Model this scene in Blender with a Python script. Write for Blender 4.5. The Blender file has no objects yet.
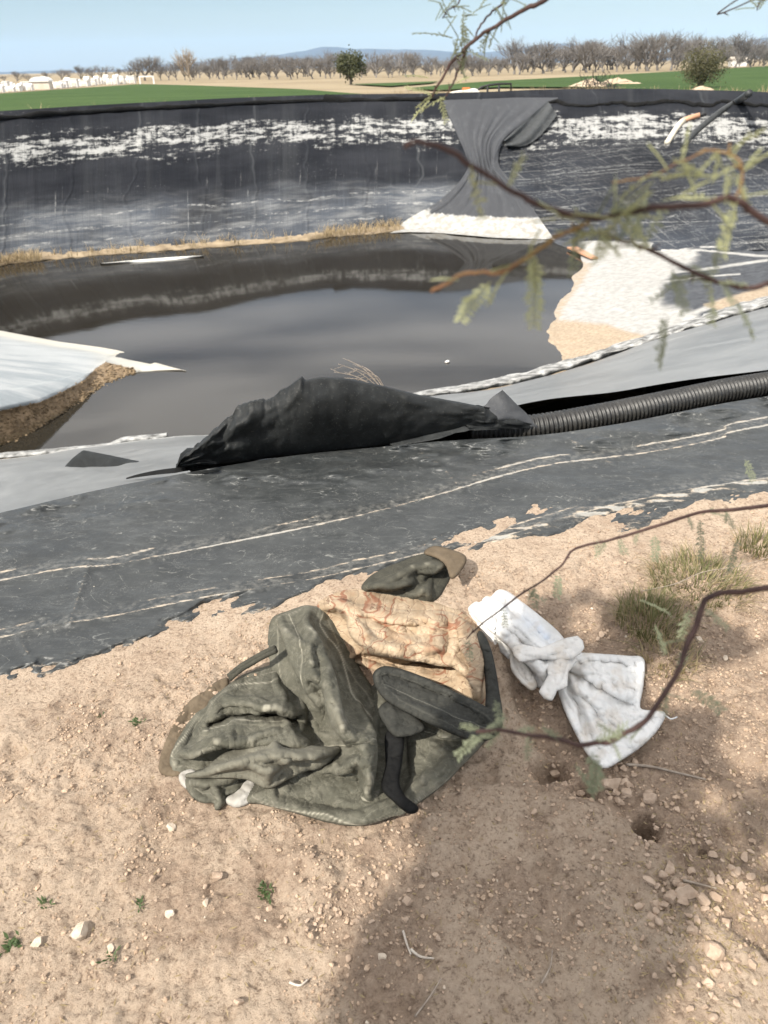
import bpy, math, random
import numpy as np
from mathutils import Vector, Matrix
from mathutils.geometry import tessellate_polygon, delaunay_2d_cdt

S = bpy.context.scene
COL = S.collection
random.seed(7)
RNG = np.random.default_rng(11)
R = math.radians

# ------------------------------------------------------------------ camera geometry
CZ = 1.55
FPX = 740.0
TH, RO = R(31.08), R(-1.2)
F = np.array([0, math.cos(TH), -math.sin(TH)])
X0 = np.array([1.0, 0, 0]); U0 = np.array([0, math.sin(TH), math.cos(TH)])
XA = math.cos(RO) * X0 + math.sin(RO) * U0
UA = -math.sin(RO) * X0 + math.cos(RO) * U0
CAM = np.array([0, 0, CZ])


def ray(px, py):
    px = np.asarray(px, float)[..., None]; py = np.asarray(py, float)[..., None]
    return F * FPX + (px - 384) * XA - (py - 512) * UA


def P(px, py, z=0.0):
    """point seen at picture position px, py lying at height z"""
    px, py, z = np.broadcast_arrays(np.asarray(px, float), np.asarray(py, float), np.asarray(z, float))
    d = ray(px, py)
    t = (z - CZ) / np.minimum(d[..., 2], -1e-3)
    return CAM + d * t[..., None]


def PD(px, py, dist):
    """point at forward ground distance dist"""
    d = ray(px, py); dist = np.asarray(dist, float)
    return CAM + d * (dist / d[..., 1])[..., None]


def PT(px, py, r):
    d = ray(px, py); r = np.asarray(r, float)
    return CAM + d / np.linalg.norm(d, axis=-1, keepdims=True) * r[..., None]


def proj(p):
    q = np.asarray(p) - CAM
    dz = q @ F
    return 384 + FPX * (q @ XA) / dz, 512 - FPX * (q @ UA) / dz


def ip(x, pts, k=1):
    a = np.array(pts, float)
    return np.interp(x, a[:, 0], a[:, k])


def sip(x, pts, k=1, w=None):
    """smoothed interpolation"""
    a = np.array(pts, float)
    x = np.asarray(x, float)
    if w is None:
        w = 0.25 * np.median(np.diff(a[:, 0]))
    return sum(np.interp(x + o * w, a[:, 0], a[:, k]) * g for o, g in ((-1, .25), (-.5, .2), (0, .1), (.5, .2), (1, .25)))


# ------------------------------------------------------------------ noise
def _h(ix, iy, seed):
    n = (ix.astype(np.int64) * 374761393 + iy.astype(np.int64) * 668265263 + seed * 1442695041) & 0xFFFFFFFF
    n = ((n ^ (n >> 13)) * 1274126177) & 0xFFFFFFFF
    n = (n ^ (n >> 16))
    return (n & 0xFFFF) / 32767.5 - 1.0


def vn(x, y, seed=0):
    x = np.asarray(x, float); y = np.asarray(y, float)
    ix = np.floor(x); iy = np.floor(y); fx = x - ix; fy = y - iy
    fx = fx * fx * fx * (fx * (fx * 6 - 15) + 10); fy = fy * fy * fy * (fy * (fy * 6 - 15) + 10)
    a = _h(ix, iy, seed); b = _h(ix + 1, iy, seed); c = _h(ix, iy + 1, seed); d = _h(ix + 1, iy + 1, seed)
    return (a * (1 - fx) + b * fx) * (1 - fy) + (c * (1 - fx) + d * fx) * fy


def fbm(x, y, o=4, seed=0, g=.5):
    s = 0; a = 1.0; n = 0
    for i in range(o):
        s = s + a * vn(x * 2 ** i + 17.3 * i, y * 2 ** i - 9.1 * i, seed + i); n += a; a *= g
    return s / n


def ss(a, b, x):
    t = np.clip((x - a) / (b - a), 0, 1)
    return t * t * (3 - 2 * t)


def segd(px, py, pts):
    """distance to a polyline and the fraction along it"""
    a = np.array(pts, float)
    best = np.full(np.shape(px), 1e9); fr = np.zeros(np.shape(px))
    L = np.r_[0, np.cumsum(np.hypot(*np.diff(a[:, :2], axis=0).T))]
    for i in range(len(a) - 1):
        dx, dy = a[i + 1, :2] - a[i, :2]; l2 = dx * dx + dy * dy + 1e-9
        t = np.clip(((px - a[i, 0]) * dx + (py - a[i, 1]) * dy) / l2, 0, 1)
        d = np.hypot(px - a[i, 0] - t * dx, py - a[i, 1] - t * dy)
        m = d < best
        best = np.where(m, d, best); fr = np.where(m, (L[i] + t * math.sqrt(l2)) / L[-1], fr)
    return best, fr


def segsign(px, py, a):
    """signed distance to a polyline and the fraction along it"""
    best = np.full(np.shape(px), 1e9); fr = np.zeros(np.shape(px)); sg = np.ones(np.shape(px))
    L = np.r_[0, np.cumsum(np.hypot(*np.diff(a[:, :2], axis=0).T))]
    for i in range(len(a) - 1):
        dx, dy = a[i + 1, :2] - a[i, :2]; l2 = dx * dx + dy * dy + 1e-9
        t = np.clip(((px - a[i, 0]) * dx + (py - a[i, 1]) * dy) / l2, 0, 1)
        d = np.hypot(px - a[i, 0] - t * dx, py - a[i, 1] - t * dy); m = d < best
        sg = np.where(m, np.sign((px - a[i, 0]) * dy - (py - a[i, 1]) * dx + 1e-6), sg)
        best = np.where(m, d, best); fr = np.where(m, (L[i] + t * math.sqrt(l2)) / L[-1], fr)
    return best * sg, fr


def inside(px, py, pts):
    a = np.array(pts, float); c = np.zeros(np.shape(px), bool); j = len(a) - 1
    for i in range(len(a)):
        xi, yi = a[i]; xj, yj = a[j]
        m = ((yi > py) != (yj > py)) & (px < (xj - xi) * (py - yi) / (yj - yi + 1e-12) + xi)
        c ^= m; j = i
    return c


def sdf(px, py, pts):
    d, _ = segd(px, py, list(pts) + [pts[0]])
    return np.where(inside(px, py, pts), d, -d)


def crm(pts, n=8, closed=False):
    """Catmull-Rom"""
    a = np.array(pts, float); out = []
    m = len(a)
    rng = range(m) if closed else range(m - 1)
    for i in rng:
        if closed:
            p0, p1, p2, p3 = a[(i - 1) % m], a[i], a[(i + 1) % m], a[(i + 2) % m]
        else:
            p0, p1, p2, p3 = a[max(i - 1, 0)], a[i], a[i + 1], a[min(i + 2, m - 1)]
        for k in range(n):
            t = k / n
            out.append(.5 * ((2 * p1) + (-p0 + p2) * t + (2 * p0 - 5 * p1 + 4 * p2 - p3) * t * t + (-p0 + 3 * p1 - 3 * p2 + p3) * t ** 3))
    if not closed:
        out.append(a[-1])
    return np.array(out)


def facets(X, Y, sp, seed, soft=1):
    """piecewise flat crumple: random heights on scattered points joined by flat triangles; X, Y on a grid"""
    g = np.random.default_rng(seed); x0, x1, y0, y1 = X.min() - 2 * sp, X.max() + 2 * sp, Y.min() - 2 * sp, Y.max() + 2 * sp
    gx_, gy_ = np.meshgrid(np.arange(x0, x1, sp), np.arange(y0, y1, sp)); n_ = gx_.size
    pt = np.stack([gx_.ravel() + g.uniform(-.46, .46, n_) * sp, gy_.ravel() + g.uniform(-.46, .46, n_) * sp], 1)
    hz_ = g.uniform(-1, 1, n_)
    r_ = delaunay_2d_cdt([Vector(p) for p in pt], [], [], 0, 1e-6)
    vs = np.array([v[:] for v in r_[0]]); og = [o[0] if o else 0 for o in r_[3]]; hv = hz_[og]
    out = np.zeros(X.shape); Xf, Yf, of = X.ravel(), Y.ravel(), out.ravel()
    for t in r_[2]:
        a, b, c = vs[list(t[:3])]; ha, hb_, hc = hv[list(t[:3])]
        den = (b[1] - c[1]) * (a[0] - c[0]) + (c[0] - b[0]) * (a[1] - c[1])
        if abs(den) < 1e-9: continue
        m = np.nonzero((Xf >= min(a[0], b[0], c[0])) & (Xf <= max(a[0], b[0], c[0])) & (Yf >= min(a[1], b[1], c[1])) & (Yf <= max(a[1], b[1], c[1])))[0]
        if not len(m): continue
        l1 = ((b[1] - c[1]) * (Xf[m] - c[0]) + (c[0] - b[0]) * (Yf[m] - c[1])) / den
        l2 = ((c[1] - a[1]) * (Xf[m] - c[0]) + (a[0] - c[0]) * (Yf[m] - c[1])) / den
        k = (l1 >= -1e-6) & (l2 >= -1e-6) & (l1 + l2 <= 1 + 1e-6)
        of[m[k]] = ha * l1[k] + hb_ * l2[k] + hc * (1 - l1[k] - l2[k])
    out = of.reshape(X.shape)
    for _ in range(soft):
        p = np.pad(out, 1, mode='edge'); out = (p[1:-1, 1:-1] * 2 + p[:-2, 1:-1] + p[2:, 1:-1] + p[1:-1, :-2] + p[1:-1, 2:]) / 6
    return out


# ------------------------------------------------------------------ mesh helpers
def tag(o, label=None, cat=None, group=None, kind=None):
    if label: o['label'] = label
    if cat: o['category'] = cat
    if group: o['group'] = group
    if kind: o['kind'] = kind
    return o


def link(name, V, Fc, mat, parent=None, smooth=True, attrs=None, uv=None, mats=None, midx=None):
    me = bpy.data.meshes.new(name)
    V = np.asarray(V, float).reshape(-1, 3)
    me.from_pydata(V.tolist(), [], Fc.tolist() if hasattr(Fc, 'tolist') else Fc)
    if mats:
        for m in mats: me.materials.append(m)
        me.polygons.foreach_set('material_index', np.asarray(midx, np.int32))
    elif mat: me.materials.append(mat)
    if smooth:
        me.polygons.foreach_set('use_smooth', np.ones(len(me.polygons), bool))
    for k, a in (attrs or {}).items():
        at = me.attributes.new(k, 'FLOAT', 'POINT'); at.data.foreach_set('value', np.asarray(a, np.float32).ravel())
    if uv is not None:
        l = me.uv_layers.new(name='UVMap')
        idx = np.zeros(len(me.loops), np.int32); me.loops.foreach_get('vertex_index', idx)
        l.data.foreach_set('uv', np.asarray(uv, np.float32).reshape(-1, 2)[idx].ravel())
    me.update()
    o = bpy.data.objects.new(name, me); COL.objects.link(o)
    if parent: o.parent = parent
    return o


def empty(name, loc=(0, 0, 0)):
    o = bpy.data.objects.new(name, None); COL.objects.link(o); o.location = loc
    o.empty_display_size = .1
    return o


def under(parent, o):
    """parent a mesh given in world coordinates to a thing's empty"""
    o.parent = parent
    o.matrix_parent_inverse = Matrix.Translation(-Vector(parent.location))
    return o


def gridfaces(h, w, mask=None, flip=False):
    i = np.arange(h * w).reshape(h, w)
    a, b, c, d = i[:-1, :-1], i[:-1, 1:], i[1:, 1:], i[1:, :-1]
    f = np.stack([a, d, c, b] if flip else [a, b, c, d], -1)
    if mask is not None:
        f = f[mask]
    return f.reshape(-1, 4)


def grid(name, V, mat, parent=None, attrs=None, uv=None, flip=False, mask=None, **k):
    h, w = V.shape[:2]
    return link(name, V, gridfaces(h, w, mask, flip), mat, parent, attrs=attrs, uv=uv, **k)


class MB:
    """collects geometry for one mesh"""
    def __init__(s): s.v = []; s.f = []; s.n = 0; s.a = []

    def add(s, V, Fc, a=0.0):
        V = np.asarray(V, float).reshape(-1, 3)
        s.v.append(V); s.f += [tuple(int(i) + s.n for i in f) for f in Fc]; s.n += len(V)
        s.a.append(np.full(len(V), a))

    def tube(s, pts, rad, n=6, a=0.0, cap=True):
        pts = np.asarray(pts, float); m = len(pts)
        rad = np.broadcast_to(np.asarray(rad, float), (m,))
        T = np.gradient(pts, axis=0); T /= np.linalg.norm(T, axis=1, keepdims=True) + 1e-12
        ref = np.array([0, 0, 1.0]) if abs(T[0][2]) < .9 else np.array([1.0, 0, 0])
        V = []
        for i in range(m):
            u = np.cross(T[i], ref); u /= np.linalg.norm(u) + 1e-12
            w = np.cross(u, T[i]); ref = w
            for k in range(n):
                an = 2 * math.pi * k / n
                V.append(pts[i] + rad[i] * (math.cos(an) * u + math.sin(an) * w))
        Fc = [(i * n + k, i * n + (k + 1) % n, (i + 1) * n + (k + 1) % n, (i + 1) * n + k) for i in range(m - 1) for k in range(n)]
        if cap:
            Fc += [tuple(range(n))[::-1], tuple((m - 1) * n + k for k in range(n))]
        s.add(V, Fc, a)

    def box(s, c, d, rz=0, a=0.0, bev=0.0):
        x, y, z = d[0] / 2, d[1] / 2, d[2] / 2
        v = np.array([(sx * x, sy * y, sz * z) for sz in (-1, 1) for sx, sy in ((-1, -1), (1, -1), (1, 1), (-1, 1))])
        if bev: v[4:, :2] *= 1 - bev
        cr, sr = math.cos(rz), math.sin(rz)
        v = np.c_[v[:, 0] * cr - v[:, 1] * sr, v[:, 0] * sr + v[:, 1] * cr, v[:, 2]] + np.asarray(c)
        s.add(v, [(3, 2, 1, 0), (4, 5, 6, 7), (0, 1, 5, 4), (1, 2, 6, 5), (2, 3, 7, 6), (3, 0, 4, 7)], a)

    def build(s, name, mat, parent=None, smooth=True, attr=None, kinds=None):
        o = link(name, np.vstack(s.v), s.f, mat, None, smooth, attrs={attr: np.concatenate(s.a)} if attr else None)
        if parent: under(parent, o)
        return o


_ico = {}


def ico(n=2):
    if n not in _ico:
        import bmesh
        bm = bmesh.new(); bmesh.ops.create_icosphere(bm, subdivisions=n, radius=1)
        _ico[n] = (np.array([v.co[:] for v in bm.verts]), [tuple(v.index for v in f.verts) for f in bm.faces])
        bm.free()
    return _ico[n]


def rock(c, r, seed, flat=.65, ang=.5, lv=2):
    """angular pebble: icosphere cut by random planes"""
    v, f = ico(lv); g = np.random.default_rng(seed)
    v = v.copy()
    for _ in range(14):
        n = g.normal(size=3); n /= np.linalg.norm(n); d = g.uniform(.38, .72)
        k = v @ n - d; k = np.where(k > 0, k, 0); v = v - k[:, None] * n * (.75 + ang * .5)
    v *= 1.25
    v *= np.array([g.uniform(.75, 1.25), g.uniform(.75, 1.25), flat * g.uniform(.8, 1.2)]) * r
    a = g.uniform(0, 6.28); ca, sa = math.cos(a), math.sin(a)
    v = np.c_[v[:, 0] * ca - v[:, 1] * sa, v[:, 0] * sa + v[:, 1] * ca, v[:, 2]]
    return v + np.asarray(c), f


# ------------------------------------------------------------------ material helper
class G:
    def __init__(s, name, rough=.9, spec=.3):
        s.m = bpy.data.materials.new(name); s.m.use_nodes = True
        s.t = s.m.node_tree; s.b = s.t.nodes['Principled BSDF']
        s.set('Roughness', rough); s.set('Specular IOR Level', spec)

    def put(s, sock, v):
        if hasattr(v, 'is_output'): s.t.links.new(v, sock)
        else:
            try: sock.default_value = v
            except Exception: sock.default_value = (*v, 1.0) if len(v) == 3 else v

    def set(s, k, v):
        i = s.b.inputs[k]
        if not hasattr(v, 'is_output') and isinstance(v, tuple) and len(v) == 3: v = (*v, 1.0)
        s.put(i, v); return s

    def co(s, which='Object', scale=None, rot=None):
        n = s.t.nodes.new('ShaderNodeTexCoord').outputs[which]
        if scale is None and rot is None: return n
        mp = s.t.nodes.new('ShaderNodeMapping'); s.t.links.new(n, mp.inputs['Vector'])
        if scale: mp.inputs['Scale'].default_value = scale
        if rot: mp.inputs['Rotation'].default_value = rot
        return mp.outputs[0]

    def noise(s, scale, vec=None, detail=4, rough=.55, dist=0.0):
        n = s.t.nodes.new('ShaderNodeTexNoise')
        n.inputs['Scale'].default_value = scale; n.inputs['Detail'].default_value = detail
        n.inputs['Roughness'].default_value = rough; n.inputs['Distortion'].default_value = dist
        s.t.links.new(vec if vec is not None else s.co(), n.inputs['Vector'])
        return n.outputs['Fac']

    def voro(s, scale, vec=None, feat='F1', out='Distance', rnd=1.0):
        n = s.t.nodes.new('ShaderNodeTexVoronoi'); n.feature = feat
        n.inputs['Scale'].default_value = scale; n.inputs['Randomness'].default_value = rnd
        s.t.links.new(vec if vec is not None else s.co(), n.inputs['Vector'])
        return n.outputs[out]

    def wave(s, scale, vec=None, dist=0, detail=2, axis='X', prof='SIN'):
        n = s.t.nodes.new('ShaderNodeTexWave'); n.bands_direction = axis; n.wave_profile = prof
        n.inputs['Scale'].default_value = scale; n.inputs['Distortion'].default_value = dist; n.inputs['Detail'].default_value = detail
        s.t.links.new(vec if vec is not None else s.co(), n.inputs['Vector'])
        return n.outputs['Fac']

    def math(s, op, a, b=0.0, c=0.0, clamp=False):
        n = s.t.nodes.new('ShaderNodeMath'); n.operation = op; n.use_clamp = clamp
        s.put(n.inputs[0], a); s.put(n.inputs[1], b)
        if len(n.inputs) > 2: s.put(n.inputs[2], c)
        return n.outputs[0]

    def mul(s, a, b): return s.math('MULTIPLY', a, b)
    def add(s, a, b): return s.math('ADD', a, b)

    def step(s, x, lo, hi, smooth=True):
        n = s.t.nodes.new('ShaderNodeMapRange'); n.interpolation_type = 'SMOOTHSTEP' if smooth else 'LINEAR'
        s.put(n.inputs['Value'], x); n.inputs['From Min'].default_value = lo; n.inputs['From Max'].default_value = hi
        return n.outputs[0]

    def mix(s, f, a, b, mode='MIX'):
        n = s.t.nodes.new('ShaderNodeMix'); n.data_type = 'RGBA'; n.blend_type = mode
        s.put(n.inputs[0], f)
        for i, v in ((6, a), (7, b)):
            if isinstance(v, tuple) and len(v) == 3: v = (*v, 1.0)
            s.put(n.inputs[i], v)
        return n.outputs[2]

    def attr(s, name):
        n = s.t.nodes.new('ShaderNodeAttribute'); n.attribute_name = name; return n.outputs['Fac']

    def sep(s, v):
        n = s.t.nodes.new('ShaderNodeSeparateXYZ'); s.t.links.new(v, n.inputs[0]); return n.outputs

    def bump(s, h, strength=.5, dist=.01):
        n = s.t.nodes.new('ShaderNodeBump'); n.inputs['Strength'].default_value = strength; n.inputs['Distance'].default_value = dist
        s.put(n.inputs['Height'], h); s.t.links.new(n.outputs[0], s.b.inputs['Normal']); return s

    def rnd(s): return s.t.nodes.new('ShaderNodeObjectInfo').outputs['Random']

    def done(s, col): s.set('Base Color', col); return s.m


def plain(name, c1, c2, scale, rough=.9, spec=.25, bump=0, bscale=None, bdist=.005, detail=5):
    g = G(name, rough, spec)
    if bump: g.bump(g.noise(bscale or scale * 3, detail=6, rough=.65), bump, bdist)
    return g.done(g.mix(g.step(g.noise(scale, detail=detail, rough=.6), .32, .68), c1, c2))


# ------------------------------------------------------------------ materials
def m_soil():
    g = G('soil', .97, .08)
    n1 = g.noise(2.2, detail=6, rough=.6); n2 = g.noise(13, detail=8, rough=.75); n3 = g.noise(110, detail=4, rough=.75); n4 = g.noise(38, detail=6, rough=.8, dist=.4)
    c = g.mix(g.step(n1, .35, .65), (.52, .41, .312), (.44, .34, .256))
    c = g.mix(g.mul(g.step(n2, .44, .68), .55), c, (.33, .235, .165))
    c = g.mix(g.mul(g.step(n4, .53, .62), g.mul(g.step(n2, .35, .6), .85)), c, (.185, .135, .10))
    c = g.mix(g.mul(g.step(n3, .52, .7), .55), c, (.60, .485, .375))
    c = g.mix(g.mul(g.step(n3, .47, .38), g.add(.35, g.mul(g.step(n4, .4, .6), .5))), c, (.17, .12, .085))
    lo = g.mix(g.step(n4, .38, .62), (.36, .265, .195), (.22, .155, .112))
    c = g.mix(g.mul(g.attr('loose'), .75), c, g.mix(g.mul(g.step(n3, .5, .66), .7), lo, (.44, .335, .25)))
    h = g.add(g.mul(g.noise(45, detail=12, rough=.8), .9), g.mul(n3, .5))
    g.bump(h, 1.0, .016)
    return g.done(c)


def m_earth():
    g = G('dry_earth', .95, .1)
    n1 = g.noise(.05, detail=6); n2 = g.noise(.9, detail=6, rough=.7)
    c = g.mix(g.step(n1, .4, .6), (.275, .225, .15), (.225, .18, .118))
    c = g.mix(g.mul(g.step(n2, .45, .7), .5), c, (.26, .2, .12))
    g.bump(n2, .5, .1)
    return g.done(c)


def m_crop():
    g = G('green_crop', .9, .1)
    n1 = g.noise(.06, g.co('Object', (1, 3, 1)), detail=5); n2 = g.noise(2.5, g.co('Object', (.3, 1.5, 1)), detail=5, rough=.7)
    c = g.mix(g.step(n1, .35, .65), (.038, .070, .019), (.056, .092, .028))
    c = g.mix(g.mul(g.step(n2, .42, .7), .6), c, (.024, .046, .013))
    g.bump(n2, .8, .15)
    return g.done(c)


def m_near_liner():
    g = G('dusty_liner', .5, .42)
    n1 = g.noise(3.5, g.co('Object', (1, 1.6, 1)), detail=6, rough=.65, dist=.6); n2 = g.noise(38, detail=5, rough=.7); n3 = g.noise(170, detail=3, rough=.7)
    c = g.mix(g.step(n1, .3, .7), (.021, .0235, .0245), (.037, .040, .0405))
    film = g.mul(g.step(g.noise(9, g.co('Object', (.5, 2, 1)), detail=8, rough=.75, dist=1.5), .48, .78), .42)
    c = g.mix(film, c, (.115, .12, .117))
    scuff = g.mul(g.step(n2, .58, .75), g.step(g.noise(5, detail=3), .42, .62))
    mott = g.noise(22, g.co('Object', (1, 1.5, 1)), detail=6, rough=.75)
    c = g.mix(g.mul(g.step(mott, .46, .34), .3), c, (.018, .02, .021)); c = g.mix(g.mul(g.step(mott, .54, .70), .28), c, (.13, .135, .13))
    c = g.mix(g.mul(scuff, .6), c, (.25, .245, .23))
    spk = g.mul(g.step(g.noise(140, g.co('Object', (1, 1.6, 1)), detail=3, rough=.7), .56, .68), g.step(g.noise(6, g.co('Object', (1, 1.8, 1)), detail=4, rough=.7), .46, .62))
    c = g.mix(g.mul(spk, .55), c, (.20, .20, .19))
    scr = g.step(g.math('ABSOLUTE', g.math('SUBTRACT', g.noise(5, g.co('Object', (.6, 1.6, 1), (0, 0, .3)), detail=3, dist=1.2), .5)), .006, .0)
    c = g.mix(g.mul(scr, g.mul(g.step(n2, .42, .6), .5)), c, (.28, .28, .26))
    speck = g.step(g.voro(30), .10, .04)
    c = g.mix(g.mul(g.mul(speck, g.step(g.noise(7, detail=2), .55, .7)), .8), c, (.42, .38, .31))
    c = g.mix(g.mul(g.attr('seam'), .5), c, g.mix(g.step(n2, .4, .65), (.018, .02, .021), (.16, .155, .14)))
    d = g.attr('dust')
    dd = g.step(g.add(d, g.mul(g.math('SUBTRACT', g.noise(45, g.co('Object', (.5, 1.3, 1)), detail=6, rough=.75), .5), 1.3)), .42, .72)
    c = g.mix(g.mul(dd, .9), c, g.mix(g.step(d, .5, .7), (.44, .365, .28), (.31, .30, .275)))
    g.set('Roughness', g.math('MULTIPLY_ADD', n2, .2, g.add(.33, g.mul(dd, .3))))
    tread = g.mul(g.voro(95, g.co('Object', (1, 1.8, 1), (0, 0, .5)), 'SMOOTH_F1'), g.step(g.noise(4, detail=2), .5, .62))
    g.bump(g.add(g.add(g.mul(n2, .5), g.mul(g.noise(8, detail=4), .8)), g.mul(tread, .25)), .45, .008)
    return g.done(c)


def m_slope_liner():
    g = G('smooth_liner', .36, .55)
    u = g.co('UV')
    n1 = g.noise(3, g.co('UV', (.25, 3, 1)), detail=6, rough=.6, dist=.5); n2 = g.noise(10, g.co('UV', (.5, 6, 1)), detail=6, rough=.7)
    c = g.mix(g.step(n1, .3, .7), (.15, .155, .157), (.22, .225, .225))
    c = g.mix(g.mul(g.step(n2, .5, .75), .45), c, (.33, .33, .32))
    d = g.attr('salt')
    dd = g.step(g.add(d, g.mul(g.math('SUBTRACT', n2, .5), .9)), .4, .75)
    c = g.mix(dd, c, (.52, .52, .50))
    g.set('Roughness', g.math('MULTIPLY_ADD', n1, .2, .3))
    g.bump(g.noise(2, g.co('UV', (.3, 2, 1)), detail=3), .3, .03)
    return g.done(c)


def m_floor_liner():
    g = G('salted_liner_floor', .7, .3)
    n = g.noise(1.2, g.co('Object', (1, 1, 1), (0, 0, .5)), detail=7, rough=.65, dist=.4)
    nf = g.noise(6, detail=6, rough=.7)
    dark = g.mix(g.step(nf, .3, .7), (.03, .033, .04), (.075, .08, .088))
    salt = g.attr('salt'); sand = g.attr('sand')
    a = g.step(g.add(salt, g.mul(g.math('SUBTRACT', n, .5), .75)), .34, .74)
    c = g.mix(a, dark, g.mix(g.step(nf, .35, .65), (.37, .365, .35), (.27, .265, .25)))
    b = g.step(g.add(sand, g.mul(g.math('SUBTRACT', nf, .5), .6)), .3, .72)
    c = g.mix(b, c, g.mix(g.step(g.noise(14, detail=5), .35, .65), (.35, .283, .205), (.26, .20, .14)))
    g.bump(g.noise(4, detail=6, rough=.65), .35, .05)
    return g.done(c)


def m_wall(kind):
    """liner of the far banks: UV u in metres along the bank, v 0 at the rim to 1 at the water"""
    g = G('streaked_liner_' + kind, .8, .08)
    u, v, _ = g.sep(g.co('UV'))
    fine = g.noise(1.0, g.co('UV', (3.0, 30, 1)), detail=7, rough=.75)
    patch = g.noise(1.0, g.co('UV', (.35, 7, 1)), detail=4, rough=.6)
    vert = g.noise(1.0, g.co('UV', (3.4, 1.3, 1)), detail=5, rough=.75, dist=.3)
    vb = g.noise(1.0, g.co('UV', (.9, .5, 1)), detail=3, rough=.7)
    base = g.mix(g.step(patch, .3, .7), (.010, .0112, .0145), (.021, .0225, .027))
    base = g.mix(g.mul(g.step(vb, .5, .7), .5), base, (.036, .038, .041))
    wv = g.add(v, g.mul(g.math('SUBTRACT', patch, .5), .22))
    def band(lo, a, b, hi):
        return g.mul(g.step(wv, lo, a), g.step(wv, hi, b))
    def streak(ang, a, b, lo, hi, det=6, rough=.75):
        """thin streaks running at an angle on the bank (both axes in metres)"""
        vec = g.co('UV', (1, 9, 1), (0, 0, ang)); mp = g.t.nodes.new('ShaderNodeMapping'); g.t.links.new(vec, mp.inputs['Vector']); mp.inputs['Scale'].default_value = (a, b, 1)
        return g.step(g.noise(1, mp.outputs[0], detail=det, rough=rough), lo, hi)
    big = g.noise(1.0, g.co('UV', (.16, 2.2, 1)), detail=3)
    grain = g.noise(1.0, g.co('UV', (7, 60, 1)), detail=4, rough=.8)
    def tide(v0, w_, amp, nz):
        dv = g.math('ABSOLUTE', g.math('SUBTRACT', g.add(v, g.mul(g.math('SUBTRACT', nz, .5), amp)), v0))
        return g.step(dv, w_, w_ * .2)
    smear = g.noise(1.0, g.co('UV', (.55, 22, 1)), detail=7, rough=.68, dist=.3)
    dripn = g.noise(1.0, g.co('UV', (5.5, 2.2, 1)), detail=5, rough=.7, dist=.2)
    if kind == 'left':
        b1 = band(.09, .20, .25, .46); b2 = band(.58, .80, .97, 1.06)
        f1 = g.mul(g.step(b1, .0, .5), g.step(g.add(g.mul(b1, .10), g.add(g.mul(smear, .42), g.add(g.mul(fine, .45), g.mul(dripn, .16)))), .575, .665))
        f1 = g.mul(f1, g.step(g.add(grain, g.mul(b1, .30)), .50, .64))
        wash = g.mul(b2, g.add(.05, g.mul(g.step(g.add(g.mul(smear, .75), g.mul(big, .3)), .46, .70), .38)))
        t1 = g.math('MAXIMUM', tide(.74, .012, .14, patch), g.math('MAXIMUM', tide(.83, .016, .1, big), tide(.90, .010, .12, patch)))
        tides = g.mul(g.mul(t1, g.mul(g.step(fine, .44, .58), g.step(smear, .38, .56))), .75)
        drip = g.mul(g.mul(g.step(dripn, .60, .72), g.step(v, .3, .75)), g.mul(g.step(g.add(grain, g.mul(smear, .3)), .5, .7), .6))
        sprk = g.mul(g.mul(g.step(grain, .60, .7), g.step(big, .45, .62)), .35)
        film = g.mul(b2, g.step(g.add(g.mul(dripn, .2), g.mul(big, .8)), .34, .60))
        f = g.math('MAXIMUM', g.math('MAXIMUM', f1, wash), g.math('MAXIMUM', g.math('MAXIMUM', drip, sprk), tides))
    else:
        b1 = band(.10, .22, .30, .50)
        f1 = g.mul(g.step(b1, .0, .5), g.step(g.add(g.mul(b1, .10), g.add(g.mul(smear, .42), g.add(g.mul(fine, .45), g.mul(dripn, .16)))), .56, .66))
        f1 = g.mul(f1, g.step(g.add(grain, g.mul(b1, .30)), .48, .63))
        lowv = g.step(v, .26, .5)
        s1 = streak(.18, .35, 5.5, .50, .70); s2 = streak(-.75, .5, 5, .52, .70); s3 = streak(.05, .12, 8, .54, .68, 3); s4 = streak(-.45, .3, 7, .54, .7)
        dens = g.step(g.add(big, g.mul(v, .25)), .42, .72)
        f2 = g.math('MAXIMUM', g.math('MAXIMUM', g.mul(s1, .8), g.mul(s4, .6)), g.math('MAXIMUM', g.mul(s2, .6), g.mul(s3, .75)))
        f2 = g.mul(f2, g.mul(lowv, g.add(.3, g.mul(dens, .7))))
        f2 = g.mul(f2, g.mul(g.step(grain, .36, .56), .8))
        film = g.mul(g.mul(g.step(v, .35, .9), g.step(big, .35, .6)), .6)
        f = g.math('MAXIMUM', f1, f2)
    sm = g.math('FRACT', g.add(g.mul(u, .42), g.mul(big, .9)))
    seam = g.mul(g.step(g.math('ABSOLUTE', g.math('SUBTRACT', sm, .5)), .03, .012), g.mul(g.step(vb, .4, .6), .3))
    c = g.mix(g.mul(film, .8), base, (.06, .07, .088))
    c = g.mix(seam, c, (.075, .08, .085))
    c = g.mix(g.math('MINIMUM', f, 1.0), c, (.31, .31, .30))
    g.bump(g.add(g.add(patch, g.mul(dripn, .9)), g.mul(g.step(g.math('ABSOLUTE', g.math('SUBTRACT', sm, .5)), .05, .0), .5)), .6, .07)
    return g.done(c)


def m_black(name, a=(.02, .022, .023), b=(.042, .045, .046), rough=.55, spec=.35, dust=.35):
    g = G(name, rough, spec)
    n = g.noise(6, detail=6, rough=.65, dist=.5); n2 = g.noise(40, detail=5, rough=.7)
    c = g.mix(g.step(n, .3, .7), a, b)
    c = g.mix(g.mul(g.step(n2, .5, .78), dust), c, (.12, .125, .12))
    c = g.mix(g.mul(g.step(g.noise(160, detail=2), .68, .74), dust * 1.4), c, (.35, .34, .31))
    g.bump(g.add(n, g.mul(n2, .4)), .4, .01)
    return g.done(c)


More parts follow.
